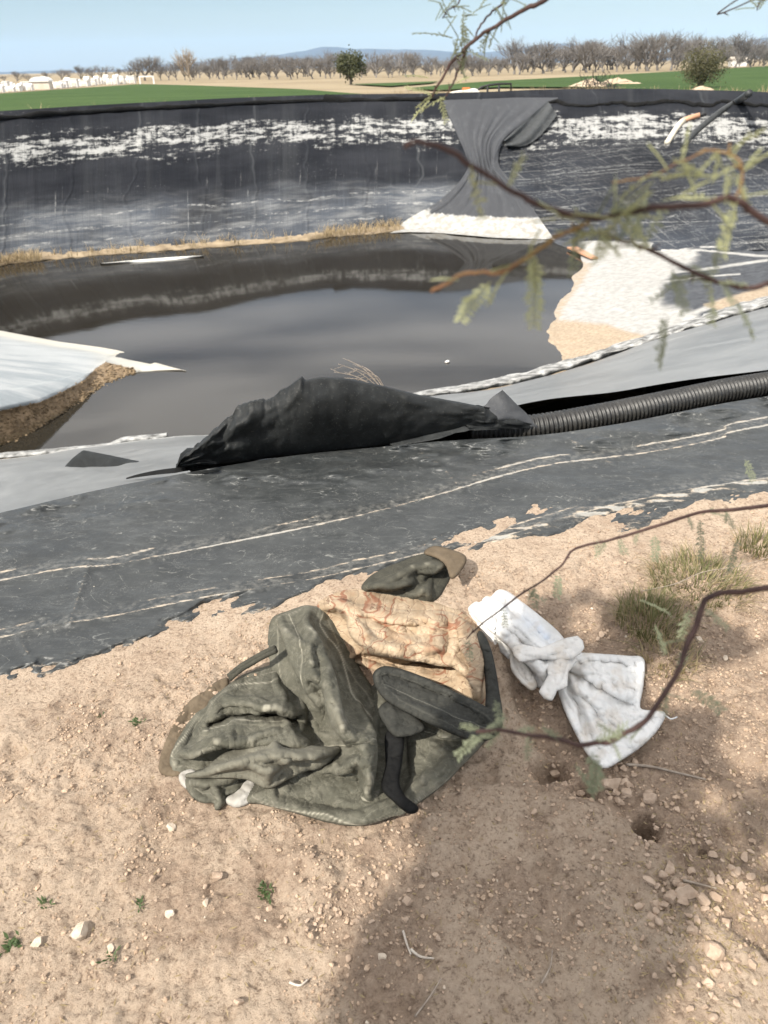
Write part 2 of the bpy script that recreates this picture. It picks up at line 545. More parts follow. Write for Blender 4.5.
def m_canvas(name, a, b, worn, wornf=.6, weave=900):
    g = G(name, .88, .18)
    n = g.noise(9, detail=6, rough=.65, dist=.8); n2 = g.noise(45, detail=6, rough=.75, dist=.6)
    c = g.mix(g.step(n, .3, .7), a, b)
    c = g.mix(g.mul(g.step(g.noise(5, detail=6, rough=.7, dist=.8), .46, .68), wornf * .55), c, worn)
    c = g.mix(g.mul(g.step(n2, .5, .72), wornf * .5), c, worn)
    c = g.mix(g.mul(g.step(g.attr('wear'), .2, .8), wornf), c, worn)
    c = g.mix(g.mul(g.step(g.attr('wear'), .6, .95), .75), c, tuple(min(.4, x * 1.7) for x in worn))
    cr = g.math('ABSOLUTE', g.math('SUBTRACT', g.noise(16, detail=5, rough=.6, dist=1.2), .5))
    c = g.mix(g.mul(g.step(cr, .022, .0), wornf * .55), c, worn)
    w = g.math('MAXIMUM', g.wave(weave / 6, None, .4, 1, 'X'), g.wave(weave / 6, None, .4, 1, 'Y'))
    g.bump(g.add(g.add(g.mul(n2, .9), g.mul(w, .12)), g.mul(g.step(cr, .0, .06), .3)), .5, .005)
    return g.done(c)


def m_blanket():
    g = G('patterned_cloth', .9, .15)
    u = g.co('UV')
    base = g.mix(g.step(g.noise(5, u, detail=4), .35, .65), (.30, .225, .15), (.40, .315, .222))
    wn = g.t.nodes.new('ShaderNodeTexNoise'); wn.inputs['Scale'].default_value = 2.2; wn.inputs['Detail'].default_value = 3; g.t.links.new(u, wn.inputs['Vector'])
    wa = g.t.nodes.new('ShaderNodeVectorMath'); wa.operation = 'MULTIPLY_ADD'; wa.inputs[1].default_value = (.5, .5, 0); g.t.links.new(wn.outputs['Color'], wa.inputs[0]); g.t.links.new(u, wa.inputs[2])
    uw = wa.outputs[0]
    nw = g.noise(1.5, uw, detail=1.5, dist=1.2)
    mot = g.mul(g.step(g.math('ABSOLUTE', g.math('SUBTRACT', nw, .47)), .034, .010), g.step(g.noise(1.3, u, detail=2), .40, .50))
    base = g.mix(g.mul(g.step(g.noise(2.6, uw, detail=5), .50, .64), .5), base, (.23, .145, .085))
    c = g.mix(g.mul(mot, .75), base, (.20, .07, .038))
    v = g.voro(4.2, uw, 'DISTANCE_TO_EDGE'); v2 = g.voro(10, uw, 'DISTANCE_TO_EDGE')
    c = g.mix(g.mul(g.mul(g.step(v2, .05, .015), g.step(g.noise(5, u, detail=2), .42, .58)), .4), c, (.19, .11, .07))
    c = g.mix(g.mul(g.mul(g.step(v, .022, .006), g.step(g.noise(7, u, detail=2), .36, .5)), .7), c, (.11, .06, .04))
    n2 = g.noise(60, u, detail=4, rough=.7)
    c = g.mix(g.mul(g.step(n2, .5, .75), .3), c, (.30, .21, .13))
    g.bump(g.add(g.mul(g.noise(14, u, detail=5), .8), g.mul(g.step(v, .0, .12), .25)), .5, .006)
    return g.done(c)


def m_sack():
    g = G('woven_sack', .55, .35)
    n = g.noise(12, detail=5, rough=.6); n2 = g.noise(50, detail=5, rough=.7)
    c = g.mix(g.step(n, .35, .7), (.68, .675, .66), (.56, .56, .55))
    c = g.mix(g.mul(g.step(n2, .55, .75), .4), c, (.46, .44, .40))
    c = g.mix(g.mul(g.attr('blue'), .6), c, (.45, .55, .70))
    c = g.mix(g.mul(g.attr('dirt'), .7), c, (.42, .35, .27))
    w = g.math('MAXIMUM', g.wave(170, None, .3, 1, 'X'), g.wave(170, None, .3, 1, 'Y'))
    g.bump(g.add(g.mul(n2, .5), g.mul(w, .15)), .5, .004)
    g.set('Subsurface Weight', 0.0)
    return g.done(c)


def m_leaf(name, a, b):
    g = G(name, .6, .3)
    c = g.mix(g.noise(30, detail=3), a, b)
    g.set('Base Color', c)
    tr = g.t.nodes.new('ShaderNodeBsdfTranslucent'); g.t.links.new(c, tr.inputs[0])
    mx = g.t.nodes.new('ShaderNodeMixShader'); mx.inputs[0].default_value = .35
    out = g.t.nodes['Material Output']
    g.t.links.new(g.b.outputs[0], mx.inputs[1]); g.t.links.new(tr.outputs[0], mx.inputs[2]); g.t.links.new(mx.outputs[0], out.inputs[0])
    return g.m


def m_water():
    g = G('brine_water', .045, .5)
    g.set('IOR', 1.333)
    n = g.noise(.35, detail=4)
    c = g.mix(g.step(n, .35, .65), (.017, .0148, .0112), (.021, .0185, .0142))
    h = g.add(g.noise(3.0, g.co('Object', (1, 2.2, 1)), detail=3, rough=.5), g.mul(g.noise(.5, detail=2), 1.0))
    g.bump(h, .012, .03)
    return g.done(c)


M = dict(
    soil=m_soil(), earth=m_earth(), crop=m_crop(), near=m_near_liner(), slope=m_slope_liner(), floor=m_floor_liner(),
    wall_l=m_wall('left'), wall_r=m_wall('right'), black=m_black('black_liner'), sheet=m_black('grey_black_liner', (.04, .042, .046), (.062, .064, .068), .6, .3, .2),
    flap=m_black('clean_black_liner', (.010, .011, .0112), (.019, .0205, .021), .6, .22, .2),
    pitch=m_black('liner_underside', (.006, .006, .006), (.012, .012, .012), .8, .1, .0),
    pipe=m_black('black_pipe', (.012, .012, .012), (.026, .0245, .022), .45, .45, .3),
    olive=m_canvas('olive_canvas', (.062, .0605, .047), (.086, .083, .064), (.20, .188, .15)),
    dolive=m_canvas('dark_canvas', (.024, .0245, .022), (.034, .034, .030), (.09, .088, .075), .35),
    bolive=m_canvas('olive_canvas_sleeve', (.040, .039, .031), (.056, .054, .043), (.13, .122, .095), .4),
    brown=plain('brown_lining', (.085, .064, .042), (.12, .092, .062), 20, bump=.4, bscale=60),
    blanket=m_blanket(), sack=m_sack(),
    lining=plain('white_lining', (.40, .385, .355), (.30, .28, .25), 30, bump=.3),
    water=m_water(), salt=plain('salt_crust', (.6, .6, .58), (.48, .47, .43), 3, bump=.6, bscale=8, bdist=.03),
    silt=plain('silt', (.33, .262, .178), (.215, .165, .108), 2.5, bump=.7, bscale=9, bdist=.05),
    gravel=plain('gravel_bank', (.30, .22, .135), (.14, .10, .06), 9, bump=1, bscale=14, bdist=.08),
    stone=plain('stone', (.43, .33, .25), (.30, .22, .16), 40, bump=.6, bscale=90),
    clod=plain('soil_clod', (.46, .345, .25), (.30, .215, .15), 30, bump=.6, bscale=200),
    pale=plain('pale_stone', (.54, .46, .37), (.42, .34, .26), 40, bump=.6, bscale=90),
    bark=plain('reddish_bark', (.035, .019, .017), (.062, .035, .030), 40, rough=.65, bump=.5, bscale=120, bdist=.002),
    ybark=plain('young_bark', (.20, .13, .045), (.17, .08, .04), 40, rough=.65),
    leaf=m_leaf('young_leaf', (.40, .40, .21), (.31, .33, .18)), gleaf=m_leaf('grey_green_leaf', (.17, .19, .12), (.24, .26, .17)),
    grass=m_leaf('grass_blade', (.12, .135, .05), (.20, .18, .085)), straw=m_leaf('dry_straw', (.40, .32, .18), (.30, .23, .13)),
    weed=m_leaf('weed_leaf', (.05, .085, .03), (.08, .11, .04)),
    twig=plain('grey_twig', (.32, .27, .22), (.22, .18, .145), 60), bone=plain('pale_twig', (.52, .47, .40), (.42, .36, .30), 60),
    orchard=plain('bare_bark', (.15, .137, .128), (.205, .19, .178), 1.5), tan=plain('pale_bare_twigs', (.34, .285, .22), (.27, .22, .17), 1.5),
    bushleaf=m_leaf('bush_leaf', (.10, .10, .05), (.15, .135, .075)), dkleaf=m_leaf('evergreen_leaf', (.075, .085, .04), (.11, .11, .055)),
    white=plain('whitewash', (.74, .73, .71), (.62, .59, .55), .8), cream=plain('cream_front', (.55, .47, .38), (.62, .57, .5), .8),
    pvc=plain('cream_pipe', (.62, .58, .48), (.55, .5, .4), 3, rough=.5), opvc=plain('faded_orange_pipe', (.50, .29, .18), (.44, .24, .15), 3, rough=.5),
    frame=plain('black_steel', (.02, .02, .022), (.03, .03, .03), 3, rough=.5), orange=plain('orange_paint', (.62, .19, .06), (.5, .15, .05), 3),
    rubble=plain('rubble', (.50, .40, .29), (.38, .29, .20), .8, bump=1, bscale=2, bdist=.2),
    hill=plain('hill_scrub', (.03, .032, .036), (.05, .05, .052), .002), hay=m_leaf('dry_grass', (.42, .33, .2), (.32, .25, .15)),
    hemsalt=plain('crusted_liner', (.42, .42, .41), (.09, .09, .088), 4.5, bump=.6, bscale=5, bdist=.03),
)

# ------------------------------------------------------------------ basin curves (picture x -> picture y, height)
WZ = -4.0
RIM = [(-700, 175, .1), (-350, 140, .1), (0, 119, .1), (100, 112, .15), (180, 108, .2), (250, 104, .2), (330, 101, .2), (440, 100, .2), (480, 99, .2), (540, 96, .2), (640, 94.5, .2), (768, 98, .2), (960, 112, .2), (1200, 140, .2)]
def WX(py): return ip(py, [(236, 540), (243, 552), (252, 578), (266, 583), (275, 578), (290, 568), (310, 554), (325, 550), (345, 553), (360, 558), (372, 540), (385, 490), (397, 420), (410, 380)])
def zf(px, py): return np.clip(WZ + .0045 * (px - WX(py)), WZ - .35, -1.6)
BOT = [(-700, 520), (-350, 352), (0, 263), (100, 254), (200, 247), (300, 240), (390, 229), (420, 228), (470, 232), (540, 238), (580, 240), (680, 243), (768, 242), (960, 243), (1200, 250)]
KERB = [(380, 404), (420, 398), (500, 386), (560, 371), (600, 358), (640, 345), (700, 326), (768, 306), (960, 262), (1200, 225)]
CREST = [(-600, 640), (-250, 566), (0, 513), (100, 489), (200, 470), (300, 454), (350, 450), (450, 440), (500, 438), (540, 436), (600, 427), (653, 418), (700, 407), (768, 396), (900, 376), (1150, 345)]
EDGE = [(-600, 860), (-250, 752), (0, 690), (60, 674), (100, 662), (150, 640), (200, 622), (240, 612), (300, 606), (380, 585), (460, 560), (500, 546), (600, 530), (700, 514), (768, 500), (1000, 468), (1300, 430)]

def rimP(px): return P(px, sip(px, RIM, w=25), ip(px, RIM, 2))
def botz(px): return np.where(px < 540, WZ - .02, zf(px, 240.0 + 0 * px))
def botP(px): py = sip(px, BOT, w=20); return P(px, py, botz(px))

def wallP(px, py, off=0.0):
    a = rimP(px); b = botP(px)
    lo = np.zeros(np.shape(px)); hi = np.ones(np.shape(px))
    for _ in range(30):
        m = (lo + hi) / 2
        _, y = proj(a + (b - a) * m[..., None])
        up = y < py
        lo = np.where(up, m, lo); hi = np.where(up, hi, m)
    q = a + (b - a) * m[..., None]
    d = CAM - q; d /= np.linalg.norm(d, axis=-1, keepdims=True)
    return q + d * np.asarray(off)[..., None]

# ------------------------------------------------------------------ far bank liners
def far_wall(x0, x1, mat, name, label):
    px = np.arange(x0, x1 + .1, 3.0); nv = 60
    a = rimP(px); b = botP(px)
    v = np.linspace(-.06, 1.04, nv)
    V = a[None] + (b - a)[None] * v[:, None, None]
    u = np.r_[0, np.cumsum(np.linalg.norm(np.diff((a + b) / 2, axis=0), axis=1))]
    UU, VV = np.meshgrid(u, v)
    wr = .10 * fbm(UU * .5, VV * 2, 4, 3) + .05 * np.maximum(0, 1 - np.abs((UU * .42 % 1) - .5) / .05)
    V[..., 2] += wr * np.clip(1 - np.abs(VV - .5) * 1.6, .0, 1)
    root = empty(name, tuple(V[-1, len(px) // 2]))
    tag(root, label, 'pond liner')
    sh = grid('liner_face', V, mat, uv=np.stack([UU, VV], -1), flip=True); under(root, sh)
    return root, px, a, b

wl, lpx, la, lb = far_wall(-330, 484, M['wall_l'], 'pond_liner', 'black liner on the far left bank with a ragged white salt band and drip streaks')
wr, rpx, ra, rb = far_wall(480, 1200, M['wall_r'], 'pond_liner', 'black liner on the far right bank scored with fine crossing white scratches')

def hem(pxs, dy, rad, parent, jag, seed):
    """rolled edge of the liner along (or a little below) the rim"""
    n_ = fbm(pxs / 22, pxs * 0, 4, seed)
    if dy > 1:
        ry = sip(pxs, RIM, w=25); pts = wallP(pxs, np.maximum(ry + dy + jag * n_, ry + .6), .06)
    else:
        pts = rimP(pxs); pts[:, 2] += .03 + .05 * n_
    mb = MB(); mb.tube(pts, rad * (1 + .5 * fbm(pxs / 17, pxs * 0 + 3, 3, seed + 9)), 8)
    return mb.build('liner_hem', M['pitch'], parent)
hem(np.arange(-330, 446, 3.0), .6, .1, wl, 1.2, 5)
hem(np.arange(548, 1200, 3.0), 8, .10, wr, 5.5, 8)
# raised scrap on the left rim
def rag(name, base, top, mat, parent, d0):
    """stiff upright scrap: a thick folded sheet between two px curves"""
    n = 24; t = np.linspace(0, 1, n)
    bx = np.interp(t, np.linspace(0, 1, len(base)), [b[0] for b in base]); by = np.interp(t, np.linspace(0, 1, len(base)), [b[1] for b in base])
    tx = np.interp(t, np.linspace(0, 1, len(top)), [b[0] for b in top]); ty = np.interp(t, np.linspace(0, 1, len(top)), [b[1] for b in top])
    B = PD(bx, by, np.full(n, d0)); T = PD(tx, ty, np.full(n, d0 + .15)); K = B + np.array([0, .5, -.05])
    m1 = (B + T) / 2 + np.array([0, -.12, 0])
    V = np.stack([B, m1, T, (T + K) / 2 + np.array([0, .08, .03]), K])
    return under(parent, grid(name, V, mat))
dR = rimP(np.array([340.]))[0][1]
rag('liner_scrap', [(322, 102), (340, 103), (368, 103)], [(325, 94), (340, 96), (366, 101.5)], M['pitch'], wl, dR - .1)

# ------------------------------------------------------------------ gathered sheet in the corner
LE = [(97, 441), (110, 446), (130, 455), (150, 464), (165, 469), (176, 464), (190, 452), (205, 434), (216, 412), (226, 398), (236, 384), (243, 376)]
RE = [(97, 560), (108, 548), (125, 524), (138, 506), (150, 499), (165, 498), (172, 503), (190, 518), (205, 530), (216, 538), (228, 546), (236, 552), (243, 556)]
rows = np.linspace(97.5, 240, 110); cols = np.linspace(0, 1, 150)
pyg, cg = np.meshgrid(rows, cols, indexing='ij')
lx = sip(rows, LE, w=4)[:, None]; rx = sip(rows, RE, w=4)[:, None]
pxg = lx + (rx - lx) * cg
wid = (rx - lx)
pyw = np.minimum(pyg, sip(pxg, BOT, w=20) + 6)
pleat = .55 * (np.abs((cg * 6 + 1.1 * vn(cg * 4, pyg / 70, 4)) % 1 - .5) * 2) ** .8 + .8 * fbm(cg * 9, pyg / 80, 3, 6) + .35 * facets(cg * 120, pyg * 1.0, 16, 66, 1)
amp = .05 + .22 * np.exp(-((pyg - 165) / 36) ** 2) + .08 * ss(180, 235, pyg)
amp = amp * ss(97, 112, pyg)
off = .22 + .1 * np.exp(-((pyg - 165) / 40) ** 2) + amp * pleat - .2 * (np.abs(cg * 2 - 1) ** 6)
inb = pyw < sip(pxg, BOT, w=20)
Vs = wallP(pxg, np.clip(pyw, sip(pxg, RIM, w=25) + .2, sip(pxg, BOT, w=20) - .1), off)
over = np.maximum(0, pyw - sip(pxg, BOT, w=20) + .1)
Vs[..., 1] -= over * .12
g = G('gathered_liner', .55, .35)
sl = g.step(g.add(g.attr('salt'), g.mul(g.math('SUBTRACT', g.noise(2.6, g.co('Object', (1.6, 1, .7)), detail=7, rough=.75), .5), 1.2)), .38, .66)
fz = g.mul(g.step(g.noise(1.6, g.co('Object', (2, 1, .6)), detail=6, rough=.7), .5, .75), .3)
g.bump(g.noise(2.5, detail=6, rough=.7), .4, .05)
M['gather'] = g.done(g.mix(sl, g.mix(fz, (.04, .042, .047), (.12, .125, .13)), g.mix(g.step(g.noise(5, detail=5), .35, .65), (.36, .365, .362), (.27, .255, .225))))
salt = ss(211, 222, pyg - 6 * (cg - .5) + 4 * np.abs(cg - .5)) + .35 * ss(.12, .02, cg) * ss(170, 200, pyg)
gr = empty('liner_sheet', tuple(Vs[-1, 75])); tag(gr, 'dark sheet gathered to a narrow waist at the far corner, salt white at its foot', 'plastic sheet')
under(gr, grid('gathered_sheet', Vs, M['gather'], attrs={'salt': salt}, flip=True))
# torn lapel to the right of the gather
n = 30; t = np.linspace(0, 1, n); s = np.linspace(0, 1, 26)
topx = 504 + (548 - 504) * t; topy = 140 + (101 - 140) * t; botx = 506 + (557 - 506) * t; boty = 146 + (115 - 146) * t + 12 * np.sin(t * 3.14)
PX = topx[None] + (botx - topx)[None] * s[:, None]; PY = topy[None] + (boty - topy)[None] * s[:, None]
of = .35 + .18 * np.sin(s[:, None] * 9 + t[None] * 4) + .1 * fbm(PX / 9, PY / 9, 3, 3)
under(gr, grid('torn_lapel', wallP(PX, PY, of), M['black'], flip=True))

# ------------------------------------------------------------------ water and pond bottom
wpts = [(-60, 3), (60, 3), (60, 60), (-60, 60)]
tag(link('pond_water', [(x, y, WZ) for x, y in wpts], [(0, 1, 2, 3)], M['water']), kind='structure')

# ------------------------------------------------------------------ right floor of the pond: salted liner bench
px = np.arange(470, 1202, 3.0); tt = np.linspace(-.02, 1.02, 90)
kp = sip(px, KERB, w=25); bp = sip(px, BOT, w=20)
PY = bp[None] + (kp - bp)[None] * tt[:, None]; PX = np.broadcast_to(px[None], PY.shape)
Zf = zf(PX, PY) + .05 * fbm(PX / 30, PY / 12, 4, 21)
Vf = P(PX, PY, Zf)
white = [(560, 330), (548, 318), (580, 265), (590, 247), (640, 247), (665, 252), (690, 256), (668, 270), (655, 285), (650, 297), (660, 312), (690, 318), (680, 328), (640, 335), (600, 338)]
sal = ss(-26, 10, sdf(PX, PY, white))
for ln, w in (([(650, 252), (700, 250), (760, 256), (900, 258)], 2.0), ([(655, 274), (700, 270), (768, 260)], 2.2), ([(650, 284), (690, 278), (740, 274)], 1.5), ([(680, 318), (720, 303), (768, 290)], 4), ([(700, 247), (768, 246)], 1.6)):
    d, f = segd(PX, PY, ln); sal = np.maximum(sal, .75 * np.exp(-(d / w) ** 2))
sand = ss(-10, 8, sdf(PX, PY, [(545, 320), (575, 322), (605, 325), (630, 333), (660, 340), (640, 352), (600, 362), (570, 374), (540, 385)]))
sand = np.maximum(sand, ss(-8, 6, sdf(PX, PY, [(705, 305), (768, 286), (800, 280), (800, 294), (730, 312)])))
sand = np.maximum(sand, .6 * ss(20, 4, PX - WX(PY)) * (PY > 262) * (PY < 330))
tag(grid('pond_bench', Vf, M['floor'], attrs={'salt': sal, 'sand': sand}, flip=True), kind='structure')
# broken board half sunk at the corner
mb = MB(); a = P([572], [248], WZ + .06)[0]; b = P([594], [259], WZ + .1)[0]
d = b - a; n_ = np.array([-d[1], d[0], 0]); n_ /= np.linalg.norm(n_); up = np.array([0, 0, .05])
q = [a - n_ * .18, a + n_ * .18, b + n_ * .12, b - n_ * .1]
mb.add(q + [x + up for x in q], [(3, 2, 1, 0), (4, 5, 6, 7), (0, 1, 5, 4), (1, 2, 6, 5), (2, 3, 7, 6), (3, 0, 4, 7)])
tag(mb.build('wooden_board', M['opvc'], smooth=False), 'weathered brown board lying half sunk at the far corner of the bench', 'board')

# ------------------------------------------------------------------ near slope liner
dC = lambda px: P(px, sip(px, CREST, w=30), .0)
px = np.arange(-600, 1151, 3.0)
cp = dC(px)
gap = .36 * ss(380, 520, px) + .01 + .28 * np.exp(-((px - 560) / 60) ** 2)
topP = cp.copy(); dirn = cp[:, :2] / np.linalg.norm(cp[:, :2], axis=1, keepdims=True)
topP[:, :2] += dirn * gap[:, None]; topP[:, 2] = -.02 - .07 * ss(380, 520, px)
STOP = [(300, 452), (380, 436), (430, 424), (480, 414), (540, 400), (575, 396), (614, 392.5), (660, 384), (700, 378), (768, 370), (900, 350), (1150, 318)]
alt = PD(px, sip(px, STOP, w=15), cp[:, 1] + .42)
kb = ss(390, 470, px)[:, None]; topP = topP * (1 - kb) + alt * kb
BW = [(-600, 560), (-300, 500), (0, 457), (60, 451), (120, 443), (215, 436), (300, 420), (380, 406)]
kx = np.where(px < 400, sip(px, BW, w=15), sip(px, KERB, w=25))
kz = np.where(px < 400, WZ + .03, zf(px, kx) + .06)
botS = P(px, kx, kz)
w = np.linspace(0, 1, 70)[:, None]
Vsl = topP[None] + (botS - topP)[None] * w[..., None]
U_ = np.broadcast_to(px[None] / 100, (70, len(px))); W_ = np.broadcast_to(w, (70, len(px)))
sag = .05 * fbm(U_ * 1.2, W_ * 4, 4, 31) - .02 * np.sin(W_ * 9 + U_)
sag *= np.clip(W_ * 6, 0, 1)
Vsl[..., 2] += sag
salt = .9 * ss(.93, .985, W_) * ss(520, 330, px)[None] + .5 * ss(.97, 1, W_)
salt = np.maximum(salt, .8 * np.exp(-((W_ - .72 - .03 * (U_ - 6.5)) / .02) ** 2) * ss(620, 660, px)[None] * ss(760, 700, px)[None])
sr = empty('pond_liner', tuple(cp[len(cp) // 2])); tag(sr, 'smooth pale grey liner sloping from the near crest down to the water', 'pond liner')
under(sr, grid('sloping_sheet', Vsl, M['slope'], uv=np.stack([U_, W_], -1), attrs={'salt': salt}, flip=True))
def slope_at(qx, qy):
    xs_ = np.asarray(qx, float); a = np.stack([np.interp(xs_, px, topP[:, k]) for k in range(3)], -1); b = np.stack([np.interp(xs_, px, botS[:, k]) for k in range(3)], -1)
    lo = np.zeros(xs_.shape); hi = np.ones(xs_.shape)
    for _ in range(30):
        m = (lo + hi) / 2; _x, y = proj(a + (b - a) * m[..., None]); up = y > qy
        lo = np.where(up, m, lo); hi = np.where(up, hi, m)
    return a + (b - a) * m[..., None]
# tent-like fold on the left
n = 40; t = np.linspace(0, 1, n)
bx = 64 + (150 - 64) * t; by = 467 - 4 * t
hx = np.interp(t, [0, .1, .22, .5, .8, 1], [467, 458, 450, 454.5, 460, 463])
Bf = slope_at(bx, by); db = Bf[:, 1]; Cf = slope_at(bx, hx - 2)
Cf[:, 1] = np.minimum(Cf[:, 1], db + 2.2); 
rows_ = [Bf + np.array([0, -.03, -.02]), PD(bx, by + (hx - by) * .5, db + .03), PD(bx, hx + .8, db + .07), PD(bx, hx, db + .12), PD(bx, hx + .8, db + .22), Bf + np.array([0, .7, -.42])]
under(sr, grid('raised_fold', np.stack(rows_), M['flap'], flip=True))
for pts_ in ([(126, 480.5), (160, 478), (200, 476), (228, 474)],):
    pp_ = crm(pts_, 8); w_s = np.sin(np.linspace(.02, .98, len(pp_)) * math.pi)
    up_ = slope_at(pp_[:, 0], pp_[:, 1] - .9 * w_s); dn_ = slope_at(pp_[:, 0], pp_[:, 1] + .6 * w_s)
    lift_ = np.stack([0 * w_s, 0 * w_s, .035 * w_s + .012], -1)
    under(sr, grid('tear', np.stack([dn_ + lift_ * .5, (dn_ + up_) / 2 + lift_, up_ + lift_ * .6]), M['pitch'], flip=True))
# crusted lower hem with silt
for (x0, x1, nm) in ((400, 1150, 1),):
    q = np.arange(x0, x1, 2.0); ky = sip(q, KERB, w=25); kz = zf(q, ky)
    rr = []
    for j, (o, h) in enumerate(((5, .0), (2.5, .1), (0, .17), (-3, .13), (-6, .06), (-9, -.04))):
        sc = np.interp(q, [400, 560, 700, 900], [.55, .8, 1.0, 1.1])
        yy = ky + (o - 2) * sc
        rr.append(P(q, yy + 1.6 * fbm(q / 16, q * 0 + j * .6, 3, 41), kz + h + .10 * fbm(q / 13, q * 0 + j * .9, 4, 42)))
    under(sr, grid('crusted_hem', np.stack(rr), M['hemsalt'], flip=True))
    mb = MB()
    mb2 = np.arange(x0 + 20, x1, 2.0); ky = sip(mb2, KERB, w=25) + 1.5; kz = zf(mb2, ky)
    rr = [P(mb2, ky + o + 1.0 * fbm(mb2 / 13, mb2 * 0 + j, 3, 44), kz + h) for j, (o, h) in enumerate(((5.0, .05), (2.6, .19), (.3, .17)))]
    under(sr, grid('silt_line', np.stack(rr), M['silt'], flip=True))
q = np.arange(-300, 168, 2.0); yy = ip(q, [(-300, 506), (0, 456), (60, 451), (110, 446), (122, 440), (168, 432)])
rr = [P(q, yy + o + .5 * fbm(q / 9, q * 0 + j, 3, 46), WZ + h + .02 * fbm(q / 5, q * 0 + j, 3, 47)) for j, (o, h) in enumerate(((3, -.02), (2, .09), (0, .12), (-2.5, .09), (-3.5, -.05)))]
w_ = ss(168, 120, q)
for r_ in rr: r_[:, 2] -= (1 - w_) * .06
under(sr, grid('crusted_hem', np.stack(rr), M['hemsalt'], flip=True))
q = np.arange(-200, 118, 2.0); yy = ip(q, [(-200, 490), (0, 462), (60, 455), (118, 447)])
rr = [P(q, yy + o + .6 * fbm(q / 9, q * 0 + j, 3, 48), WZ + h) for j, (o, h) in enumerate(((3.5, .05), (0, .13), (-4, .03)))]
under(sr, grid('silt_line', np.stack(rr), M['silt'], flip=True))

# trench bottom under the pipe
px_ = np.arange(380, 1150, 6.0); c0 = dC(px_); dr = c0[:, :2] / np.linalg.norm(c0[:, :2], axis=1, keepdims=True)
rr = []
for gdist, z in ((-.08, -.02), (.02, -.2), (.16, -.33), (.30, -.33), (.5, -.36), (.75, -.42)):
    p = c0.copy(); p[:, :2] += dr * gdist; p[:, 2] = z; rr.append(p)
tag(grid('anchor_trench', np.stack(rr), M['pitch']), kind='structure')

# ------------------------------------------------------------------ near liner on the bank top
px = np.arange(-600, 1151, 2.0)
e = sip(px, EDGE, w=15) + 26; c = sip(px, CREST, w=30)
nv = 170
tv = np.linspace(0, 1, nv)[:, None]
PY = e[None] + (c - e)[None] * tv; PX = np.broadcast_to(px[None], PY.shape)
sd = sip(PX, EDGE, w=15) - PY
rag_n = .75 * fbm((PX + 1.2 * PY) / 52, (PY + .36 * PX) / 20, 4, 51, .6) + .55 * fbm(PX / 30, PY / 15, 5, 53, .6)
hl = np.clip(.0007 * (sd - 6 + (34 + 22 * ss(330, 200, PX)) * rag_n) + .003, -.03, .012)
L1 = [(-600, 700), (0, 580), (120, 563), (250, 538), (330, 522), (430, 497), (500, 476), (560, 463), (650, 452), (720, 438), (768, 425), (1150, 370)]
L2 = [(-600, 770), (0, 637), (100, 618), (200, 598), (330, 575), (430, 551), (500, 537), (570, 516), (650, 497), (768, 478), (1150, 430)]
dust = np.zeros(PX.shape); hh = hl.copy(); lp = np.zeros(PX.shape)
for L, wd, am, dsh in ((L1, 1.3, .006, .84), (L2, 1.5, .008, .70)):
    sm = [tuple(x) for x in crm(L, 6)]
    jit = .7 * fbm(PX / 40, PY / 40, 3, 55)
    d, f = segd(PX, PY + jit, sm)
    hh += am * np.exp(-(d / 4.5) ** 2)
    dash = .86 + .22 * vn(PX / 45, PX * 0, int(wd * 10))
    dust = np.maximum(dust, dsh * dash * np.exp(-(d / wd) ** 2))
    d2, f = segd(PX, PY + 8 + jit * 2.5, sm); dust = np.maximum(dust, .85 * dsh * ss(-.5, .4, vn(PX / 60, PX * 0 + 9, 71 + int(wd * 10))) * np.exp(-(d2 / 1.5) ** 2))
    lp = np.maximum(lp, np.exp(-(segd(PX, PY + 4, sm)[0] / 5) ** 2))
for L in ([(420, 452), (440, 465), (462, 490)], [(570, 440), (590, 450), (612, 464)], [(20, 640), (50, 690)], [(90, 560), (70, 620)]):
    d, f = segd(PX, PY, L); hh += .006 * np.exp(-(d / 4) ** 2); dust = np.maximum(dust, .42 * np.exp(-(d / 3) ** 2))
d, f = segd(PX, PY, [(470, 545), (540, 525), (640, 500), (768, 482)]); dust = np.maximum(dust, .45 * np.exp(-((d) / 9) ** 2) * (1 + vn(PX / 20, PY / 3, 75)))
dust = np.maximum(dust, .52 * ss(42, -10, sd + 10 * rag_n))
for cx, cy, sx, sy, a in ((515, 426, 26, 12, .07), (620, 430, 44, 10, .045), (430, 440, 30, 8, .03), (700, 412, 40, 6, .02), (320, 455, 40, 5, .02), (230, 470, 50, 6, .015)):
    hh += a * np.exp(-((PX - cx) / sx) ** 2 - ((PY - cy) / sy) ** 2)
W0 = P(PX, PY, 0.0)
hh += (.020 * fbm(W0[..., 0] * 1.6, W0[..., 1] * 2.5, 4, 57) + .004 * fbm(W0[..., 0] * 6, W0[..., 1] * 9, 4, 58)) * ss(0, 60, sd) + .012 * ss(20, 150, sd)
crinkle = np.maximum(0, fbm(PX / 40, PY / 12, 3, 59)) * ss(c[None] + 45, c[None] + 5, PY); hh += .045 * crinkle
Vn = P(PX, PY, hh)
nl = empty('pond_liner', (0, 3, 0)); tag(nl, 'dusty black liner lying flat on the near bank, seams outlined by pale soil', 'pond liner')
under(nl, grid('bank_sheet', Vn, M['near'], attrs={'dust': dust, 'seam': lp}, flip=False))
# turned-down front lip over the trench
lip = [Vn[-1]]
for g_, z_ in ((.02, -.012), (.03, -.05), (.0, -.12)):
    p = Vn[-1].copy(); dr = p[:, :2] / np.linalg.norm(p[:, :2], axis=1, keepdims=True); p[:, :2] += dr * g_; p[:, 2] += z_; lip.append(p)
under(nl, grid('turned_lip', np.stack(lip), M['black']))

